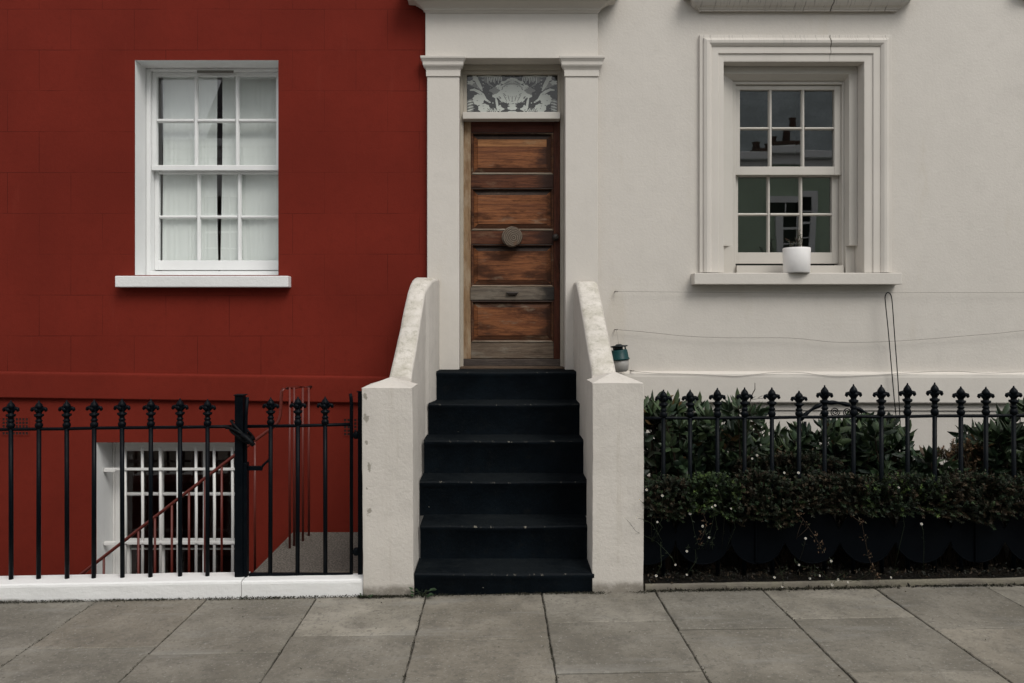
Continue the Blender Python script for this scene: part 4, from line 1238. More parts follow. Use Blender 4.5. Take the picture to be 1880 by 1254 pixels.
for x in lx:
    rail_bar(lr, x, YF, 0.10 + SLOPE * x, rz(x), random.uniform(0.174, 0.184))
xp0, xp1 = X(431, 4.97), X(447.5, 4.97)
mb = MB()
zt_p = Z(726.5, 4.97)
mb.box(xp0, X(446, 4.97), YF - 0.035, YF + 0.03, 0.05, zt_p)
mb.box(xp0 - 0.006, X(449, 4.97), YF - 0.042, YF + 0.036, zt_p, zt_p + 0.007)
mb.box(X(446, 4.97), X(453, 4.97), YF - 0.03, YF + 0.02, 0.05, Z(850, 4.97))
gp = mb.build('gate_post', M_IRON, lr, bevel=0.003)
mb = MB()
zc = Z(861, 4.97)
mb.box(X(453, 4.97), X(479, 4.97), YF - 0.012, YF + 0.012, zc - 0.014, zc + 0.014)
mb.tube([(X(477, 4.97), YF, zc + 0.002), (X(481, 4.97), YF, zc + 0.02), (X(486, 4.97), YF, zc + 0.036), (X(491, 4.97), YF, zc + 0.05), (X(493, 4.97), YF, zc + 0.06)], [0.008, .008, .008, .009, .011], 8)
mb.build('latch_catch', M_IRON, gp, bevel=0.002)

gt = thing('iron_gate', 'small black iron gate with three spikes beside the cream pier', 'gate', (-1.25, YF, 0.1))
zgr = Z(781.5, DFc); zgb = Z(1055, DFc)
xs0, xs1 = X(451, DFc), X(645, DFc)
mb = MB(); mb.tube([(xs0, YF, Z(783, DFc)), (X(560, DFc), YF, Z(781.5, DFc)), (xs1, YF, Z(779, DFc))], 0.0105, 8); mb.build('top_rail', M_IRON, gt)
mb = MB(); mb.box(X(458, DFc), xs1, YF - 0.012, YF + 0.012, zgb - 0.012, zgb + 0.012); mb.build('bottom_rail', M_IRON, gt, bevel=0.003)
mb = MB(); mb.tube([(xs0, YF - 0.01, zgb), (xs0 + .002, YF - 0.01, Z(800, DFc)), (xs0 + 0.006, YF - 0.012, Z(760, DFc)), (xs0 + 0.014, YF - 0.014, Z(729, DFc))], [0.012, .012, .012, .0125], 8); mb.build('stile', M_IRON, gt)
mb = MB(); mb.tube([(xs1, YF, zgb - 0.012), (xs1 + .001, YF, Z(740, DFc)), (xs1 - 0.002, YF, Z(730, DFc)), (xs1 - 0.006, YF, Z(722.5, DFc))], [0.0115, .0115, .0115, .009], 8); mb.build('stile', M_IRON, gt)
for px in (497, 547, 597):
    x = X(px, DFc); rail_bar(gt, x, YF, zgb - 0.018, zgr, 0.178 if px == 497 else 0.183)
for py in (799, 1013):
    mb = MB(); z = Z(py, DFc)
    mb.box(xs1 + 0.008, xs1 + 0.05, YF - 0.013, YF + 0.013, z - 0.011, z + 0.011)
    mb.lathe([(0.016, z - 0.022), (0.019, z - 0.016), (0.019, z + 0.016), (0.012, z + 0.026)], (xs1 + 0.032, YF, 0), 10)
    mb.build('hinge', M_IRON, gt, bevel=0.002)
hp = thing('hanging_post', 'slim black iron post carrying the gate hinges against the chipped pier', 'post', (-0.868, YF, 0.1))
mb = MB(); mb.box(X(657.5, DFc), X(666, DFc) - 0.002, YF - 0.012, YF + 0.012, 0.09, Z(720, DFc)); mb.build('shaft', M_IRON, hp, bevel=0.002)
mb = MB(); mb.box(X(655.5, DFc), X(667, DFc) - 0.002, YF - 0.016, YF + 0.016, Z(720, DFc), Z(718, DFc)); mb.build('cap', M_IRON, hp)

# black strap wound round the gate post
mb = MB()
cpost = Vector(((xp0 + X(453, 4.97)) / 2, YF, 0))
for k, (z0, dz, r) in enumerate(((Z(797, 4.95), -0.05, 0.009), (Z(804, 4.95), -0.042, 0.009), (Z(790, 4.95), -0.058, 0.008), (Z(800, 4.95), -0.03, 0.008))):
    loop = []
    for q in range(21):
        a = 2 * math.pi * q / 20
        loop.append((cpost.x + (0.062 + 0.004 * k) * math.cos(a), cpost.y + 0.056 * math.sin(a), z0 + dz * math.cos(a) + 0.004 * math.sin(3 * a + k)))
    mb.tube(loop, r, 8)
e0 = P(452, 803, 4.92)
mb.tube([e0 + Vector((-0.03, 0.0, 0.02)), e0, P(459, 810, 4.92), P(466, 818, 4.92)], [0.012, 0.014, 0.0145, 0.014], 10)
mb.tube([P(415, 786, 4.97), P(424, 786, 4.95), P(436, 792, 4.93), P(452, 802, 4.92)], 0.008, 8)
tag(mb.build('wound_cable', M_CABLE, loc=tuple(cpost + Vector((0, 0, 1.0)))), 'black rubber cable wound round the top of the iron gate post', 'cable')

rr_ = thing('iron_railing', 'black spiked iron railing with round disc panels behind the hedge', 'railing', (3.0, YF, 0.06))
pxs = (1218, 1267, 1317, 1367, 1417, 1467, 1514, 1567, 1618, 1666, 1716, 1764, 1810, 1861)
tips = (716, 716, 713, 712, 712, 718, 708, 706, 707, 704, 703, 710, 711, 709)
rx = [X(p, DFc) for p in pxs]
rxx = rx + [rx[-1] + 0.171 * k for k in range(1, 9)]
def rzr(x): return Z(768 - (x - rx[0]) / (rx[-1] - rx[0]) * 5.5, DFc)
mb = MB()
mb.tube([(0.91, YF, rzr(0.91))] + [(x, YF, rzr(x) + random.uniform(-.003, .003)) for x in rxx], 0.0105, 8)
mb.build('rail', M_IRON, rr_)
for i, x in enumerate(rxx):
    h = Z(tips[i], DFc) - rzr(x) if i < len(tips) else 0.19
    rail_bar(rr_, x, YF, 0.05 + SLOPE * x, rzr(x), h)
# cast panels of four round discs, hung on the bars
DPn = 4.975; pitch = 101 * DPn / F
xc0 = X(1190, DPn)
n_sc = 4
for pnl in range(5):
    a = xc0 + pitch * (n_sc * pnl) - pitch * 2.02 + 0.003
    b = a + pitch * n_sc - 0.006
    pts = []
    lo = max(a, 0.925)
    if b < lo: continue
    nn = 96
    for q in range(nn + 1):
        xx = lo + (b - lo) * q / nn
        u = ((xx - xc0) / pitch + 0.5) % 1.0 - 0.5
        zc_ = Z(986, DPn) + 0.006 * (xx - xc0)
        rad = pitch * 0.499
        dxx = u * pitch
        zlow = zc_ - math.sqrt(max(0.0, rad * rad - dxx * dxx))
        zhalf = max(zc_ - zlow, 0.012)
        pts.append((xx, zc_ - zhalf, zc_ + zhalf))
    mb = MB()
    y0 = YF - 0.022 + 0.004 * (pnl % 2)
    for q in range(nn):
        (xa_, za_, ta_), (xb_, zb_, tb_) = pts[q], pts[q + 1]
        mb.poly([(xa_, y0, za_), (xb_, y0, zb_), (xb_, y0, tb_), (xa_, y0, ta_)])
        mb.poly([(xb_, y0 + 0.005, zb_), (xa_, y0 + 0.005, za_), (xa_, y0 + 0.005, ta_), (xb_, y0 + 0.005, tb_)])
        mb.poly([(xa_, y0, za_), (xa_, y0 + 0.005, za_), (xb_, y0 + 0.005, zb_), (xb_, y0, zb_)])
        mb.poly([(xa_, y0, ta_), (xa_, y0 + 0.005, ta_), (xb_, y0 + 0.005, tb_), (xb_, y0, tb_)])
    mb.tube([(xx, y0 - 0.002, z1_) for xx, z1_, z2_ in pts[::3]], 0.004, 6)
    mb.tube([(xx, y0 - 0.002, z2_) for xx, z1_, z2_ in pts[::3]], 0.004, 6)
    mb.box(b - 0.01, b, y0 - 0.012, y0 - 0.001, 0.18, 0.6)
    mb.build('disc_panel', M_SHEET, rr_, recalc=False)

# ------------------------------------------------------------------ wall wires, cable, lantern, pot
def sag(name, pxy, D, r, m, label, cat, group=None, ends=True):
    mb = MB()
    pts = [P(px, py, D) for px, py in pxy]
    fine = []
    for i in range(len(pts) - 1):
        p0, p1, p2, p3 = pts[max(i - 1, 0)], pts[i], pts[i + 1], pts[min(i + 2, len(pts) - 1)]
        for k in range(8):
            t = k / 8
            fine.append(0.5 * ((2 * p1) + (p2 - p0) * t + (2 * p0 - 5 * p1 + 4 * p2 - p3) * t * t + (3 * p1 - p0 - 3 * p2 + p3) * t ** 3))
    fine.append(pts[-1])
    mb.tube(fine, r, 6)
    if ends:
        for p in (pts[0], pts[-1]):
            mb.tube([p + Vector((-0.008, -0.004, 0)), p + Vector((0.02, -0.002, 0))], 0.0045, 6)
            mb.tube([p, Vector((p.x, 0.004, p.z))], 0.004, 6)
    return tag(mb.build(name, m, loc=tuple(pts[0])), label, cat, group)
sag('garden_wire', [(1130, 535), (1300, 536.5), (1500, 538), (1700, 537), (1880, 537), (2050, 536)], 6.46, 0.0014, M_WIRE, 'taut straight training wire on the white wall just under the window sill', 'wire', 'wires along the white wall')
sag('garden_wire', [(1130, 605), (1180, 609), (1260, 617), (1340, 620), (1450, 620.5), (1530, 628), (1600, 628), (1680, 624), (1780, 616), (1830, 612), (1880, 607), (1960, 604)], 6.46, 0.0018, M_WIRE, 'slack sagging training wire halfway between window sill and wall ledge', 'wire', 'wires along the white wall')
sag('garden_wire', [(1160, 681), (1200, 685), (1270, 687), (1330, 690), (1360, 690.5), (1420, 684), (1470, 684), (1530, 691), (1600, 689), (1680, 684), (1750, 681.5), (1810, 685), (1880, 683), (1960, 684)], 6.435, 0.0018, M_WIRE, 'wavy training wire lying along the ledge of the white wall', 'wire', 'wires along the white wall')
sag('cable_loop', [(1648, 790), (1643, 745), (1638, 690), (1631, 610), (1626, 560), (1625, 545), (1628, 538), (1632, 537.5), (1636, 543), (1638.5, 560), (1642, 610), (1648, 690), (1651, 745), (1654, 800)], 6.40, 0.0042, M_CABLE, 'black cable hanging in a narrow loop down the white wall below the window', 'cable', ends=False)

lt = thing('hanging_trap', 'teal capped milky plastic insect trap hanging beside the right stair wall', 'insect trap', (X(1139, 6.42), -0.13, 1.29))
cx_, cy_ = X(1139.5, 6.4), -0.13
zt_ = lambda py: Z(py, 6.4)
mb = MB(); mb.lathe([(0.045, zt_(682)), (0.056, zt_(680)), (0.066, zt_(672)), (0.07, zt_(659))], (cx_, cy_, 0), 20); mb.build('bowl', M_MILKY, lt)
mb = MB(); mb.lathe([(0.078, zt_(660.5)), (0.079, zt_(658)), (0.072, zt_(656.5)), (0.066, zt_(644)), (0.062, zt_(642)), (0.02, zt_(641.5))], (cx_, cy_, 0), 20); mb.build('collar', M_TEAL, lt)
mb = MB()
mb.lathe([(0.04, zt_(642)), (0.042, zt_(637)), (0.03, zt_(636))], (cx_ - 0.01, cy_, 0), 14)
mb.lathe([(0.07, zt_(636.5)), (0.072, zt_(634.5)), (0.03, zt_(633.5)), (0.02, zt_(631.5))], (cx_, cy_, 0), 18)
mb.tube([(cx_ + 0.05, cy_, zt_(642)), (cx_ + 0.05, cy_, zt_(635))], 0.006, 6)
mb.build('lid', M_CAP, lt)
mb = MB(); mb.tube([(cx_, cy_, zt_(632)), (cx_ + 0.004, -0.05, zt_(606))], 0.0012, 5); mb.build('hanger_string', M_WIRE, lt)
lt.rotation_euler.y = math.radians(-5)

DPot = 6.44
pt = thing('plant_pot', 'small white glazed pot with a dry plant on the right window sill', 'plant pot', (X(1462.5, DPot), DPot - DW, Z(501, ES)))
pcx, pcy, pz0 = X(1462.5, DPot), DPot - DW, Z(501, ES) + 0.001
ph_ = Z(455.5, DPot) - pz0
mb = MB(); mb.lathe([(0.1, pz0), (0.104, pz0 + 0.005), (0.1075, pz0 + ph_ * 0.5), (0.1095, pz0 + ph_ - 0.005), (0.107, pz0 + ph_), (0.1, pz0 + ph_ - 0.002), (0.099, pz0 + ph_ - 0.03)], (pcx, pcy, 0), 32); mb.build('pot', M_POT, pt)
mb = MB(); mb.lathe([(0.1, pz0 + ph_ - 0.032), (0.001, pz0 + ph_ - 0.026)], (pcx, pcy, 0), 20); mb.build('potting_soil', M_SOIL, pt)
def leaf(mb, base, d, side, L, W, fold=0.25, col=(0.05, 0.08, 0.04), curl=0.15):
    d = d.normalized(); side = (side - d * side.dot(d)).normalized(); nrm = d.cross(side).normalized()
    def q(t, w, lift): return base + d * (L * t) + side * (W * w) + nrm * (lift * W - curl * L * t * t)
    mb.col = col
    c0, c1, c2, c3 = q(0, 0, 0), q(0.35, 0, -fold * .5), q(0.7, 0, -fold * .4), q(1, 0, 0)
    a1, a2 = q(0.3, 0.5, fold * .5), q(0.68, 0.40, fold * .4)
    b1, b2 = q(0.3, -0.5, fold * .5), q(0.68, -0.40, fold * .4)
    i = mb.add([c0, c1, c2, c3, a1, a2, b1, b2])
    for f in ((0, 1, 4), (1, 2, 5, 4), (2, 3, 5), (0, 6, 1), (1, 6, 7, 2), (2, 7, 3)):
        mb.face([i + k for k in f], True)
mb = MB()
for k in range(9):
    b_ = Vector((pcx + random.uniform(-.05, .07), pcy + random.uniform(-.03, .03), pz0 + ph_ - 0.03))
    tip = b_ + Vector((random.uniform(-.03, .05), random.uniform(-.02, .02), random.uniform(0.06, 0.19)))
    mb.col = (0.05, 0.04, 0.025); mb.tube([b_, (b_ + tip) / 2 + Vector((.006, 0, 0)), tip], [0.003, .0025, .0015], 5)
    for q in range(6):
        p_ = b_.lerp(tip, 0.35 + 0.65 * q / 6)
        leaf(mb, p_, Vector((random.uniform(-1, 1), random.uniform(-.6, .6), random.uniform(0.1, 1))), Vector((0, 1, 0.3)), random.uniform(.02, .045), random.uniform(.008, .014), col=random.choice(((.05, .06, .03), (.06, .035, .02), (.04, .06, .035))))
mb.build('plant', M_LEAF, pt, recalc=False)

# ------------------------------------------------------------------ planting
def rnd_dir(up=0.3):
    a = random.uniform(0, 2 * math.pi); z = random.uniform(-1, 1)
    r = math.sqrt(1 - z * z)
    return Vector((r * math.cos(a), r * math.sin(a), z + up)).normalized()

def leafy_shrub(label, px0, px1, D0_, D1_, toppx, n_st, L, greens, density=1.0):
    Dm = (D0_ + D1_) / 2
    x0, x1 = X(px0, Dm), X(px1, Dm)
    t = thing('evergreen_shrub', label, 'shrub', ((x0 + x1) / 2, Dm - DW, 0.1), 'evergreen shrubs behind the railing')
    sm, lm = MB(), MB()
    def outline(px):
        for (a, ya), (b, yb_) in zip(toppx, toppx[1:]):
            if a <= px <= b: return ya + (yb_ - ya) * (px - a) / (b - a)
        return toppx[-1][1]
    for k in range(n_st):
        u = (k + random.random()) / n_st
        D = random.uniform(D0_, D1_)
        px = px0 + (px1 - px0) * u
        ztop = Z(outline(px) + abs(random.gauss(0, 1)) * 40, D) - L * 0.55
        xt = X(px, D)
        b_ = Vector(((x0 + x1) / 2 + (xt - (x0 + x1) / 2) * random.uniform(0.3, 0.7), D - DW + random.uniform(-.1, .1), 0.06))
        tipv = Vector((xt, D - DW, max(ztop, 0.4)))
        mid = b_.lerp(tipv, 0.5) + Vector((random.uniform(-.09, .09), random.uniform(-.07, .07), 0.05))
        path = [b_, b_.lerp(mid, .5), mid, mid.lerp(tipv, .5) + Vector((random.uniform(-.03, .03), 0, .02)), tipv]
        sm.tube(path, [0.009, .008, .0065, .0045, .003], 6)
        gcol0 = random.choice(greens)
        # side shoots, each ending in a whorl of leaves
        shoots = [(tipv, (tipv - path[3]).normalized(), 1.0)]
        for q in range(random.randint(4, 6)):
            f = random.uniform(0.3, 0.95)
            i_ = min(int(f * 4), 3)
            p_ = path[i_].lerp(path[i_ + 1], f * 4 - i_)
            a = random.uniform(0, 6.28)
            dv = Vector((math.cos(a), math.sin(a) * .8, random.uniform(.15, 1.0))).normalized()
            e_ = p_ + dv * random.uniform(.06, .17)
            if e_.z > ztop + 0.04: e_.z = ztop + 0.04
            sm.tube([p_, p_.lerp(e_, .5) + Vector((0, 0, .008)), e_], [.003, .0025, .0018], 5)
            shoots.append((e_, dv, random.uniform(.75, 1.0)))
        for (e_, dv, sc_) in shoots:
            nl = int(random.randint(7, 12) * density)
            side0 = dv.orthogonal().normalized(); side1 = dv.cross(side0)
            for q in range(nl):
                a = q * 2.4 + random.uniform(-.3, .3)
                rad = side0 * math.cos(a) + side1 * math.sin(a)
                back = q / nl
                p_ = e_ - dv * back * random.uniform(.05, .1)
                d_ = rad * (0.5 + back) + dv * (0.85 - 0.6 * back) + Vector((0, 0, random.uniform(-.25, .2)))
                kk = random.uniform(0.6, 1.35)
                g_ = gcol0 if random.random() < .6 else random.choice(greens)
                if back < .25 and random.random() < .22: g_ = (0.055, 0.08, 0.036)
                elif random.random() < .02: g_ = (0.1, 0.06, 0.025)
                leaf(lm, p_, d_, rad.cross(dv), L * sc_ * random.uniform(.6, 1.15), L * sc_ * random.uniform(.36, .5), 0.3, mul(g_, kk), random.uniform(0.02, 0.35))
    # older leaves filling the inside low down
    for k in range(int(420 * density)):
        px = random.uniform(px0, px1); D = random.uniform(D0_, D1_)
        zmax = Z(outline(px) + 40, D)
        p_ = Vector((X(px, D), D - DW, random.uniform(0.35, max(0.45, zmax - 0.08))))
        leaf(lm, p_, rnd_dir(0.3), rnd_dir(), L * random.uniform(.6, 1.1), L * random.uniform(.3, .42), 0.3, mul(random.choice(greens), random.uniform(.5, 1.1)), random.uniform(0, .3))
    sm.build('stem', M_TWIG, t, recalc=False)
    lm.build('foliage', M_LEAF, t, recalc=False)
    return t
GR = [(0.018, 0.034, 0.018), (0.026, 0.046, 0.022), (0.014, 0.026, 0.016), (0.038, 0.06, 0.028)]
leafy_shrub('tall upright evergreen shrub next to the right cream pier', 1175, 1300, 5.25, 5.9, [(1175, 725), (1200, 722), (1225, 705), (1245, 735), (1270, 722), (1300, 745)], 22, 0.108, GR, 1.15)
leafy_shrub('evergreen shrub with pale young leaves under the left part of the window', 1285, 1480, 5.25, 6.0, [(1285, 745), (1320, 745), (1345, 722), (1370, 735), (1400, 770), (1440, 775), (1480, 785)], 28, 0.108, GR + [(0.05, 0.07, 0.035)], 1.1)
leafy_shrub('dense evergreen shrub around the scrolled iron ornament below the hanging cable', 1470, 1625, 5.3, 6.1, [(1470, 785), (1520, 765), (1560, 755), (1590, 745), (1625, 750)], 26, 0.108, GR, 1.15)
leafy_shrub('low spreading evergreen shrub sloping down right of the hanging cable', 1600, 1765, 5.2, 5.9, [(1600, 745), (1640, 760), (1660, 775), (1690, 800), (1720, 815), (1740, 850), (1765, 868)], 24, 0.112, GR, 1.05)
leafy_shrub('evergreen shrub with narrow leaves at the far end of the hedge', 1768, 1960, 5.2, 6.0, [(1768, 800), (1795, 785), (1830, 760), (1850, 735), (1880, 725), (1960, 740)], 28, 0.112, GR, 1.1)

def small_leaf(mb, p_, d, n_, L, W, col):
    d = d.normalized(); sd = d.cross(n_)
    if sd.length < 1e-4: return
    sd.normalize(); mb.col = col
    up = sd.cross(d) * W * .3
    i = mb.add([p_, p_ + d * L * .5 + sd * W * .5 + up, p_ + d * L, p_ + d * L * .5 - sd * W * .5 + up])
    mb.face((i, i + 1, i + 2)); mb.face((i, i + 2, i + 3))

def low_shrub(label, px0, px1, Da, Db, ytop, ybot, n, pal, name='low_shrub'):
    Dm = (Da + Db) / 2
    x0, x1 = X(px0, Dm), X(px1, Dm)
    t = thing(name, label, 'shrub', ((x0 + x1) / 2, Dm - DW, 0.12), 'small leaved hedge bushes along the railing')
    lm, sm = MB(), MB()
    sprigs = []
    sd_ = random.uniform(0, 50)
    for k in range(int(n / 26)):
        x = random.uniform(x0, x1)
        u = (x - x0) / (x1 - x0) * 2 - 1
        D = Da + (Db - Da) * random.random() ** 1.6
        zt = Z(ytop, D) - 0.075 * abs(u) ** 3 + 0.05 * mnoise.noise(Vector((x * 9, sd_, 0)))
        zb = Z(ybot, D) + 0.07 * mnoise.noise(Vector((x * 6, sd_, 9))) + 0.03 * abs(u) ** 2
        z = random.uniform(zb, zt) if random.random() < .75 else zt - random.random() * .04
        p_ = Vector((x, D - DW, z))
        d_ = Vector((random.uniform(-.7, .7), -random.uniform(0, 1.0) * (1 - (D - Da) / (Db - Da + 1e-6)), random.uniform(.1, 1.0))).normalized()
        if z < zb + .06: d_.z -= .7
        sprigs.append((p_, d_.normalized()))
    for (p_, d_) in sprigs:
        pc = random.choice(pal); kk = random.uniform(.6, 1.3)
        ln = random.uniform(.05, .1)
        a_ = p_ - d_ * ln * .5
        sm.tube([a_, a_ + d_ * ln * .9], [.0014, .0008], 4)
        o1 = d_.orthogonal().normalized(); o2 = d_.cross(o1)
        for q in range(26):
            f = q / 26; an = q * 1.57 + random.uniform(-.4, .4)
            rd = o1 * math.cos(an) + o2 * math.sin(an)
            c2 = pc if random.random() < .8 else random.choice(pal)
            small_leaf(lm, a_ + d_ * ln * f, rd + d_ * random.uniform(.3, 1.2), d_, random.uniform(.012, .02), random.uniform(.007, .0105), mul(c2, kk * random.uniform(.6, 1.4) * (0.75 + .5 * f)))
    inside = [p for p, _ in sprigs if p.y > YF + 0.02] or [sprigs[0][0]]
    for k in range(26):
        c_ = random.choice(inside)
        b_ = Vector(((x0 + x1) / 2 + random.uniform(-.1, .1), YF + 0.08, 0.1))
        sm.tube([b_, b_.lerp(c_, .5) + Vector((random.uniform(-.04, .04), 0, 0)), c_], [0.006, .004, .002], 5)
    sm.build('stem', M_TWIG, t, recalc=False)
    lm.build('foliage', M_SMALL, t, recalc=False)
    return t
PG = [(0.013, 0.024, 0.011), (0.021, 0.034, 0.014), (0.010, 0.018, 0.010)]
PB = [(0.029, 0.023, 0.014), (0.018, 0.02, 0.012), (0.042, 0.03, 0.018), (0.013, 0.018, 0.011)]
PL = [(0.055, 0.085, 0.022), (0.035, 0.06, 0.018), (0.02, 0.034, 0.013)]
low_shrub('dark small leaved hedge bush spilling onto the right cream pier', 1180, 1262, 4.865, 5.16, 880, 955, 10800, PG + PB)
low_shrub('small leaved hedge bush with bright green tips, second along from the cream pier', 1250, 1345, 4.865, 5.16, 872, 945, 11400, PL + PG)
low_shrub('bronze tinged small leaved hedge bush between the green tipped and dull bushes', 1335, 1450, 4.865, 5.16, 874, 962, 12600, PB + PG)
low_shrub('dull brown green small leaved hedge bush below the middle railing spikes', 1440, 1575, 4.865, 5.16, 872, 948, 13200, PB + PB + PG)
low_shrub('olive small leaved hedge bush under the hanging cable', 1565, 1720, 4.865, 5.16, 876, 948, 13800, PG + PG + PL[:2] + PB)
low_shrub('rusty brown small leaved hedge bush near the far end of the railing', 1705, 1830, 4.865, 5.16, 878, 960, 13200, PB + PB + PG)
low_shrub('small leaved hedge bush cut by the edge of the picture', 1815, 1960, 4.865, 5.16, 878, 955, 12600, PB + PG)
low_shrub('low brownish small leaved bush standing behind the hedge and in front of the evergreens', 1345, 1530, 5.12, 5.4, 832, 890, 13800, PB + PG)
low_shrub('small dry brown bush between the low spreading and the narrow leaved evergreen', 1725, 1800, 5.35, 5.6, 815, 890, 5400, [(0.11, 0.06, 0.03), (0.07, 0.045, 0.025), (0.05, 0.04, 0.02)])

# scrolled iron ornament half hidden in the shrubs
D_o = 5.9
orn = thing('scroll_ornament', 'black scrolled iron arch half hidden in the shrubs below the window', 'ornament', (X(1540, D_o), D_o - DW, 0.2))
mb = MB()
arch = [P(1470 + 4 * k, 772 - 33 * math.sin(math.pi * (k / 36) ** 0.8), D_o) for k in range(36)]
mb.tube(arch, [0.014 + 0.004 * math.sin(k) for k in range(36)], 8)
mb.tube([P(1478, 774, D_o), P(1478, 1000, D_o)], 0.012, 8); mb.tube([P(1605, 772, D_o), P(1605, 1000, D_o)], 0.012, 8)
mb.tube([P(1470, 766, D_o), P(1610, 764, D_o)], 0.01, 8)
mb.build('arch', M_IRON, orn)
for (cx0_, cy0_, r0) in ((1533, 756, 9), (1512, 762, 8), (1556, 757, 9), (1580, 760, 8)):
    mb = MB()
    mb.tube([P(cx0_ + r0 * (1 - k / 40) * math.cos(k * 0.42), cy0_ + r0 * (1 - k / 40) * math.sin(k * 0.42), D_o) for k in range(34)], 0.0042, 6)
    mb.build('scroll', M_IRON, orn)

# a bare dark-leaved rose sprig
rs = thing('rose_sprig', 'thin dark leaved sprig with a bare twig rising between the railing spikes', 'plant', (X(1380, 5.5), -1.0, 0.1))
mb = MB(); mb.tube([P(1360, 1000, 5.5), P(1366, 850, 5.5), P(1372, 760, 5.5), P(1379, 728, 5.5), P(1386, 715, 5.5), P(1386, 703, 5.5)], [.006, .005, .004, .0035, .003, .002], 6)
mb.tube([P(1372, 760, 5.5), P(1382, 748, 5.5), P(1392, 748, 5.5)], .0025, 5); mb.build('stem', M_TWIG, rs)
mb = MB()
for (px, py, a) in ((1386, 745, .5), (1396, 748, 0), (1388, 757, -.9), (1378, 735, .4), (1390, 732, .2), (1381, 742, 2.6)):
    for q in range(2): leaf(mb, P(px, py, 5.5), Vector((math.cos(a + q * .5), -0.3, math.sin(a + q * .5))), Vector((0.3, 1, 0)), 0.05, 0.028, .1, (0.014, 0.011, 0.012))
mb.build('foliage', M_LEAF, rs, recalc=False)

# fleabane daisies trailing through the hedge
def flower(mb, c_, n_, r):
    n_ = n_.normalized(); a_ = n_.orthogonal().normalized(); b_ = n_.cross(a_)
    mb.col = (0.42, 0.405, 0.38)
    for k in range(11):
        t = 2 * math.pi * k / 11
        dv = a_ * math.cos(t) + b_ * math.sin(t); sv = a_ * -math.sin(t) + b_ * math.cos(t)
        mb.poly([c_ + dv * r * .25 - sv * r * .1, c_ + dv * r * .8 - sv * r * .2, c_ + dv * r + n_ * r * .1, c_ + dv * r * .8 + sv * r * .2, c_ + dv * r * .25 + sv * r * .1])
    mb.col = (0.35, 0.24, 0.04)
    mb.ball(c_ + n_ * r * .08, r * .33, 6)
def daisies(label, root, fl, follow=0.75):
    t = thing('daisy_plant', label, 'flower', tuple(root), 'trailing daisies in the hedge bed')
    sm = MB()
    root0 = root
    for (px, py, D) in fl:
        p_ = P(px, py, D)
        root = root0.lerp(Vector((p_.x, root0.y, root0.z)), follow) + Vector((random.uniform(-.05, .05), 0.03, -.04))
        mid = root.lerp(p_, 0.55) + Vector((random.uniform(-.04, .04), -0.03, random.uniform(-.02, .05)))
        sm.tube([root, root.lerp(mid, .5), mid, mid.lerp(p_, .6) + Vector((0, -.01, .008)), p_], [.0014, .0013, .0011, .001, .0008], 4)
        for q in range(9):
            f = random.random(); b_ = root.lerp(mid, f * 2) if f < .5 else mid.lerp(p_, f * 2 - 1)
            leaf(sm, b_, rnd_dir(), rnd_dir(), random.uniform(.012, .024), .004, .1, (0.02, 0.028, 0.014))
        fm = MB(); flower(fm, p_, Vector((random.uniform(-.4, .4), -1, random.uniform(.2, .9))), random.uniform(.0068, .0095))
        fm.build('flower', M_PETAL, t, recalc=False)
    sm.col = None
    for i_ in range(len(sm.fc)):
        if sm.fc[i_] is None: sm.fc[i_] = (0.018, 0.018, 0.01)
    sm.build('stem', M_SMALL, t, recalc=False)
FD = 4.86
daisies('daisy plant with small white flowers sprawling against the right cream pier', Vector((1.02, -1.56, 0.35)), [(1174, 917, 4.83), (1169, 951, 4.83), (1147, 951, 4.83), (1207, 958.5, FD), (1187, 899, FD), (1216, 910, FD), (1240, 1037, 4.89), (1205, 1057, 4.89)], 0.12)
daisies('daisy plant with scattered white flowers hanging below the green tipped bush', Vector((1.42, -1.56, 0.3)), [(1315, 891, FD), (1342, 934, FD), (1290, 966, FD), (1302, 987, FD), (1261, 1012, FD), (1313, 928, FD), (1308, 931, FD), (1261, 1055, 4.88), (1267, 943, FD)])
daisies('daisy plant with a few white flowers creeping low under the bronze bush', Vector((1.95, -1.57, 0.2)), [(1479, 988.5, FD), (1467, 1037, FD), (1422, 1060, 4.88), (1526, 1030, FD), (1436, 1077, 4.85), (1505, 1057, 4.87), (1487, 1062, 4.87), (1527, 1072, 4.86)])
daisies('daisy plant with tiny white flowers poking out above the middle of the hedge', Vector((1.75, -1.4, 0.55)), [(1378, 871, 4.95), (1381, 842, 5.05), (1390, 836, 5.05), (1397, 817, 5.1), (1466, 868, 4.95), (1440, 868, 4.95)])
daisies('daisy plant with sparse pale flowers along the far stone edging', Vector((2.7, -1.57, 0.15)), [(1557, 1069, 4.86), (1539, 1064, 4.86), (1528, 1074, 4.85), (1636, 1060, 4.88), (1650, 895, FD), (1692, 962, FD)])

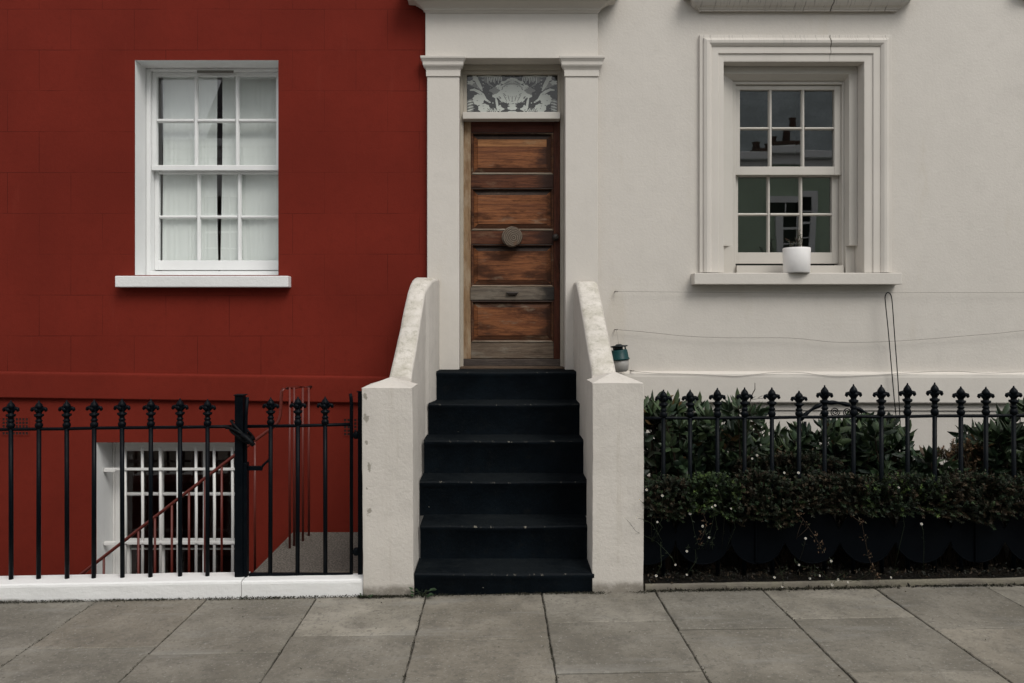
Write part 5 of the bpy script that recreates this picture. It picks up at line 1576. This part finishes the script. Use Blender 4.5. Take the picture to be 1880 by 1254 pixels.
# withered trailing stems in front of the scalloped panels
for (lab, pth) in (('withered brown stem trailing down the panels below the bronze bush', [(1560, 945), (1582, 960), (1588, 990), (1594, 1020), (1603, 1045), (1612, 1060)]),
                   ('pair of thin bare stems forking down the panel under the middle spikes', [(1470, 948), (1482, 965), (1496, 985), (1505, 1000), (1508, 1010)]),
                   ('dry stem with brown leaves hanging near the cream pier', [(1290, 940), (1297, 960), (1292, 980), (1284, 996)])):
    b_ = P(*pth[0], 4.88)
    t = thing('trailing_stem', lab, 'plant', tuple(b_), 'withered stems in front of the discs')
    mb = MB(); pp = [P(a, c_, 4.86) for a, c_ in pth]
    mb.tube(pp, 0.0022, 5)
    if 'forking' in lab: mb.tube([P(1475, 952, 4.86), P(1466, 975, 4.86), P(1462, 990, 4.86)], 0.0018, 5); mb.tube([P(1484, 968, 4.86), P(1472, 980, 4.86), P(1464, 986, 4.86)], 0.0014, 5)
    mb.build('stem', M_TWIG, t)
    mb = MB()
    for p_ in pp:
        for q in range(12): leaf(mb, p_ + rnd_dir() * 0.02, rnd_dir(), rnd_dir(), random.uniform(.01, .022), .006, .2, random.choice(((.09, .055, .03), (.05, .045, .025), (.06, .035, .02))))
    mb.build('foliage', M_SMALL, t, recalc=False)

# litter and creeping growth on the bed, moss in the joints: nobody could count them
mb = MB()
for k in range(5200):
    x = random.uniform(0.95, 6.0); y = random.uniform(-1.585, -1.38)
    z = 0.05 + SLOPE * x + abs(random.gauss(0, 0.022))
    if random.random() < 0.15: y = random.uniform(-1.62, -1.6); z = SLOPE * x + 0.003
    leaf(mb, Vector((x, y, z)), rnd_dir(0.2), rnd_dir(), random.uniform(.008, .03), random.uniform(.004, .012), .2, mul(random.choice(((.022, .016, .01), (.014, .015, .009), (.009, .012, .007), (.01, .009, .008), (.06, .042, .026))), random.uniform(.4, 1.0)))
tag(mb.build('leaf_litter', M_SMALL, recalc=False), 'dark leaf litter and creeping growth over the hedge bed', 'litter', kind='stuff')
mb = MB()
def mossline(x0, x1, y, n, spread=0.012):
    for k in range(n):
        x = x0 + (x1 - x0) * random.random()
        dens = mnoise.noise(Vector((x * 3.3, y * 5, 1)))
        if dens < random.uniform(-0.5, 0.35): continue
        p_ = Vector((x, y - abs(random.gauss(0, spread)), SLOPE * x + random.uniform(0.0, 0.012)))
        leaf(mb, p_, rnd_dir(0.8), rnd_dir(), random.uniform(.004, .011), random.uniform(.003, .006), .2, mul(random.choice(((.03, .034, .018), (.02, .02, .014), (.05, .045, .03), (.015, .014, .011))), random.uniform(.6, 1.3)))
mossline(-3.6, -0.84, -1.607, 5200)
mossline(-0.86, -0.5, -1.619, 1500, 0.014)
mossline(-0.5, 0.6, -1.62, 1500, 0.006)
mossline(0.58, 0.93, -1.62, 700, 0.012)
mossline(0.93, 3.6, -1.606, 5200, 0.012)
for xc in [-3.19] + xj + [3.73]:                           # dirt and moss caught in the long joints
    for k in range(420):
        y = random.uniform(-3.2, -1.62)
        if mnoise.noise(Vector((xc * 7, y * 4, 3))) < random.uniform(-0.35, 0.4): continue
        x = xc + random.gauss(0, 0.005)
        leaf(mb, Vector((x, y, SLOPE * x - random.uniform(0.0, 0.006))), rnd_dir(0.5), rnd_dir(), random.uniform(.004, .009), random.uniform(.003, .006), .2, mul(random.choice(((.03, .034, .018), (.05, .045, .03), (.11, .1, .08), (.02, .018, .015))), random.uniform(.6, 1.3)))
for k in range(170):                                       # bits of grit and leaf on the slabs
    x, y = random.uniform(-3.4, 3.6), -1.65 - abs(random.gauss(0, 0.55))
    leaf(mb, Vector((x, y, SLOPE * x + 0.004)), Vector((random.uniform(-1, 1), random.uniform(-1, 1), 0.1)), Vector((random.uniform(-1, 1), random.uniform(-1, 1), 0.1)), random.uniform(.005, .016), random.uniform(.003, .007), .2, random.choice(((.06, .045, .03), (.03, .028, .02), (.3, .28, .25), (.04, .04, .02))))
tag(mb.build('moss', M_SMALL, recalc=False), 'dark moss and dirt growing along the foot of the kerbs', 'moss', kind='stuff')

def weed(label, px, py, D, n, s_):
    b_ = P(px, py, D); b_.z = SLOPE * b_.x
    mb = MB()
    for k in range(n):
        a = random.uniform(0, 2 * math.pi); h = random.uniform(.01, .05) * s_
        tip = b_ + Vector((math.cos(a) * .05 * s_, -abs(math.sin(a)) * .035 * s_, h))
        mb.col = (.03, .04, .02); mb.tube([b_, b_.lerp(tip, .5) + Vector((0, 0, .012 * s_)), tip], .0015, 4)
        leaf(mb, tip, Vector((math.cos(a), -.4, .4)), Vector((0, 1, .5)), .03 * s_, .016 * s_, .2, mul((.03, .055, .025), random.uniform(.6, 1.3)))
    tag(mb.build('weed', M_LEAF, loc=tuple(b_), recalc=False), label, 'weed', 'weeds in the pavement joint')
weed('small green weed at the foot of the lowest black step beside the chipped pier', 776, 1092, 4.865, 16, 1.15)
weed('tiny weed at the foot of the white threshold below the gate', 445, 1095, 4.885, 7, 0.45)
weed('tiny tuft of weed at the front corner of the chipped cream pier', 672, 1098, 4.87, 9, 0.6)

# ------------------------------------------------------------------ the houses across the street, which the windows mirror
YO = -13.0
def mirror_x(px): return (px - CX) / F * (DW + 0.24 + 0.24 - YO)
def mirror_z(py): return H - (py - CY) / F * (DW + 0.24 + 0.24 - YO)
def far_house(name, label, x0, x1, wallm, wins, zc, roof):
    t = thing(name, label, 'house', ((x0 + x1) / 2, YO, 0))
    mb = MB(); mb.box(x0, x1, YO - 8, YO, -0.6, zc); mb.build('wall', wallm, t)
    mb = MB(); mb.box(x0, x1, YO + .001, YO + 0.34, zc - 0.1, zc + 0.1); mb.box(x0, x1, YO + .001, YO + 0.12, zc - 0.34, zc - 0.101); mb.build('cornice', M_FRAME, t, bevel=.02)
    for (a, b, c_, d) in wins:
        mb = MB(); mb.box(a - .16, a, YO + .002, YO + .08, c_ - .16, d + .16); mb.box(b, b + .16, YO + .002, YO + .08, c_ - .16, d + .16)
        mb.box(a, b, YO + .002, YO + .08, d, d + .16); mb.box(a, b, YO + .002, YO + .16, c_ - .16, c_)
        mb.box(a, b, YO + .02, YO + .05, (c_ + d) / 2 - .03, (c_ + d) / 2 + .03)
        for k in (1, 2): mb.box(a + (b - a) * k / 3 - .014, a + (b - a) * k / 3 + .014, YO + .02, YO + .045, c_, d)
        for k in (1, 3): mb.box(a, b, YO + .02, YO + .044, c_ + (d - c_) * k / 4 - .014, c_ + (d - c_) * k / 4 + .014)
        w_ = mb.build('window', M_FRAME, t)
        mb = MB(); mb.poly([(a, YO + .012, c_), (b, YO + .012, c_), (b, YO + .012, d), (a, YO + .012, d)]); mb.build('pane', M_SHEET, w_, recalc=False)
    if roof: roof(t)
    return t
def roof_g(t):
    mb = MB(); z0 = mirror_z(280) + .05
    mb.prism([(YO - 0.6, z0), (YO - 7.4, z0), (YO - 4, z0 + 1.0)], 'X', 0.6, 13.4); r = mb.build('roof', M_SLATE, t)
    mb = MB(); a, b = mirror_x(1415) * 1.0, mirror_x(1500)
    mb.box(a, b, YO - 1.4, YO - 0.7, z0 - .3, z0 + 0.3); mb.box(a + .12, b - .02, YO - 1.42, YO - .68, z0 + .3, z0 + 0.38)
    for (fx, hh) in ((.22, .2), (.5, .16), (.8, .5)): mb.lathe([(.1, z0 + .38), (.085, z0 + .38 + hh), (.11, z0 + .42 + hh)], (a + (b - a) * fx, YO - 1.05, 0), 10)
    mb.build('chimney', M_BRICK, r)
gzc = mirror_z(281)
far_house('green_house', 'green rendered house across the street mirrored in the white house window', 0.6, 13.4, M_GREENHOUSE,
          [(mirror_x(1425), mirror_x(1505), mirror_z(470), mirror_z(362)), (mirror_x(1425) + 2.9, mirror_x(1505) + 2.9, mirror_z(470), mirror_z(362)), (mirror_x(1425) - 3.0, mirror_x(1505) - 3.0, mirror_z(470), mirror_z(362)), (6.6, 7.9, .9, 2.6), (2.6, 3.9, .9, 2.6), (10, 11.3, .9, 2.6)], gzc, roof_g)
pzc = mirror_z(268)
def roof_p(t):
    mb = MB()
    for (a, b) in ((mirror_x(355), mirror_x(620)), (mirror_x(355) - 8, mirror_x(355) - 2.4)):
        mb.prism([(a, pzc + .06), (b, pzc + .06), ((a + b) / 2 + .3, pzc + 2.4), ((a + b) / 2 - .9, pzc + 2.4)], 'Y', YO - 6, YO - .3)
    mb.build('roof', M_SLATE, t)
    mb = MB(); mb.tube([(mirror_x(450), YO + .1, 0), (mirror_x(450), YO + .1, pzc)], .05, 8); mb.build('downpipe', M_IRON, t)
far_house('pale_house', 'pale rendered house across the street mirrored in the red house window', -13.4, 0.58, M_PALEHOUSE,
          [(mirror_x(370), mirror_x(440), mirror_z(480), mirror_z(358)), (mirror_x(370) + 3, mirror_x(440) + 3, mirror_z(480), mirror_z(358)), (mirror_x(370) - 3.4, mirror_x(440) - 3.4, mirror_z(480), mirror_z(358)), (-7.4, -6.2, .9, 2.6), (-3.4, -2.2, .9, 2.6)], pzc, roof_p)

tb = thing('added_tall_house', 'guessed tall blue grey house added behind the green one to darken the upper pane reflections', 'house', (14, -24, 0))  # unseen building, added to keep bright sky out of the upper panes
mb = MB(); mb.box(4.5, 26, -33, -24, -0.6, 12.4); mb.build('wall', plaster('blue_grey_render', (0.56, 0.61, 0.62), 0.3, 0.1), tb)
mb = MB(); mb.prism([(-24.0, 12.41), (-33, 12.41), (-28.5, 14.6)], 'X', 4.3, 26.2); mb.build('roof', M_SLATE, tb)
for a in (6.0, 15.6, 18.4, 21.2):
    mb = MB(); mb.box(a - .12, a, -23.99, -23.94, 8.1, 10.3); mb.box(a + 1.2, a + 1.32, -23.99, -23.94, 8.1, 10.3); mb.box(a, a + 1.2, -23.99, -23.92, 8.0, 8.1); mb.box(a, a + 1.2, -23.99, -23.95, 9.15, 9.22)
    w_ = mb.build('window', M_FRAME, tb)
    mb = MB(); mb.poly([(a, -23.985, 8.1), (a + 1.2, -23.985, 8.1), (a + 1.2, -23.985, 10.3), (a, -23.985, 10.3)]); mb.build('pane', M_SHEET, w_, recalc=False)
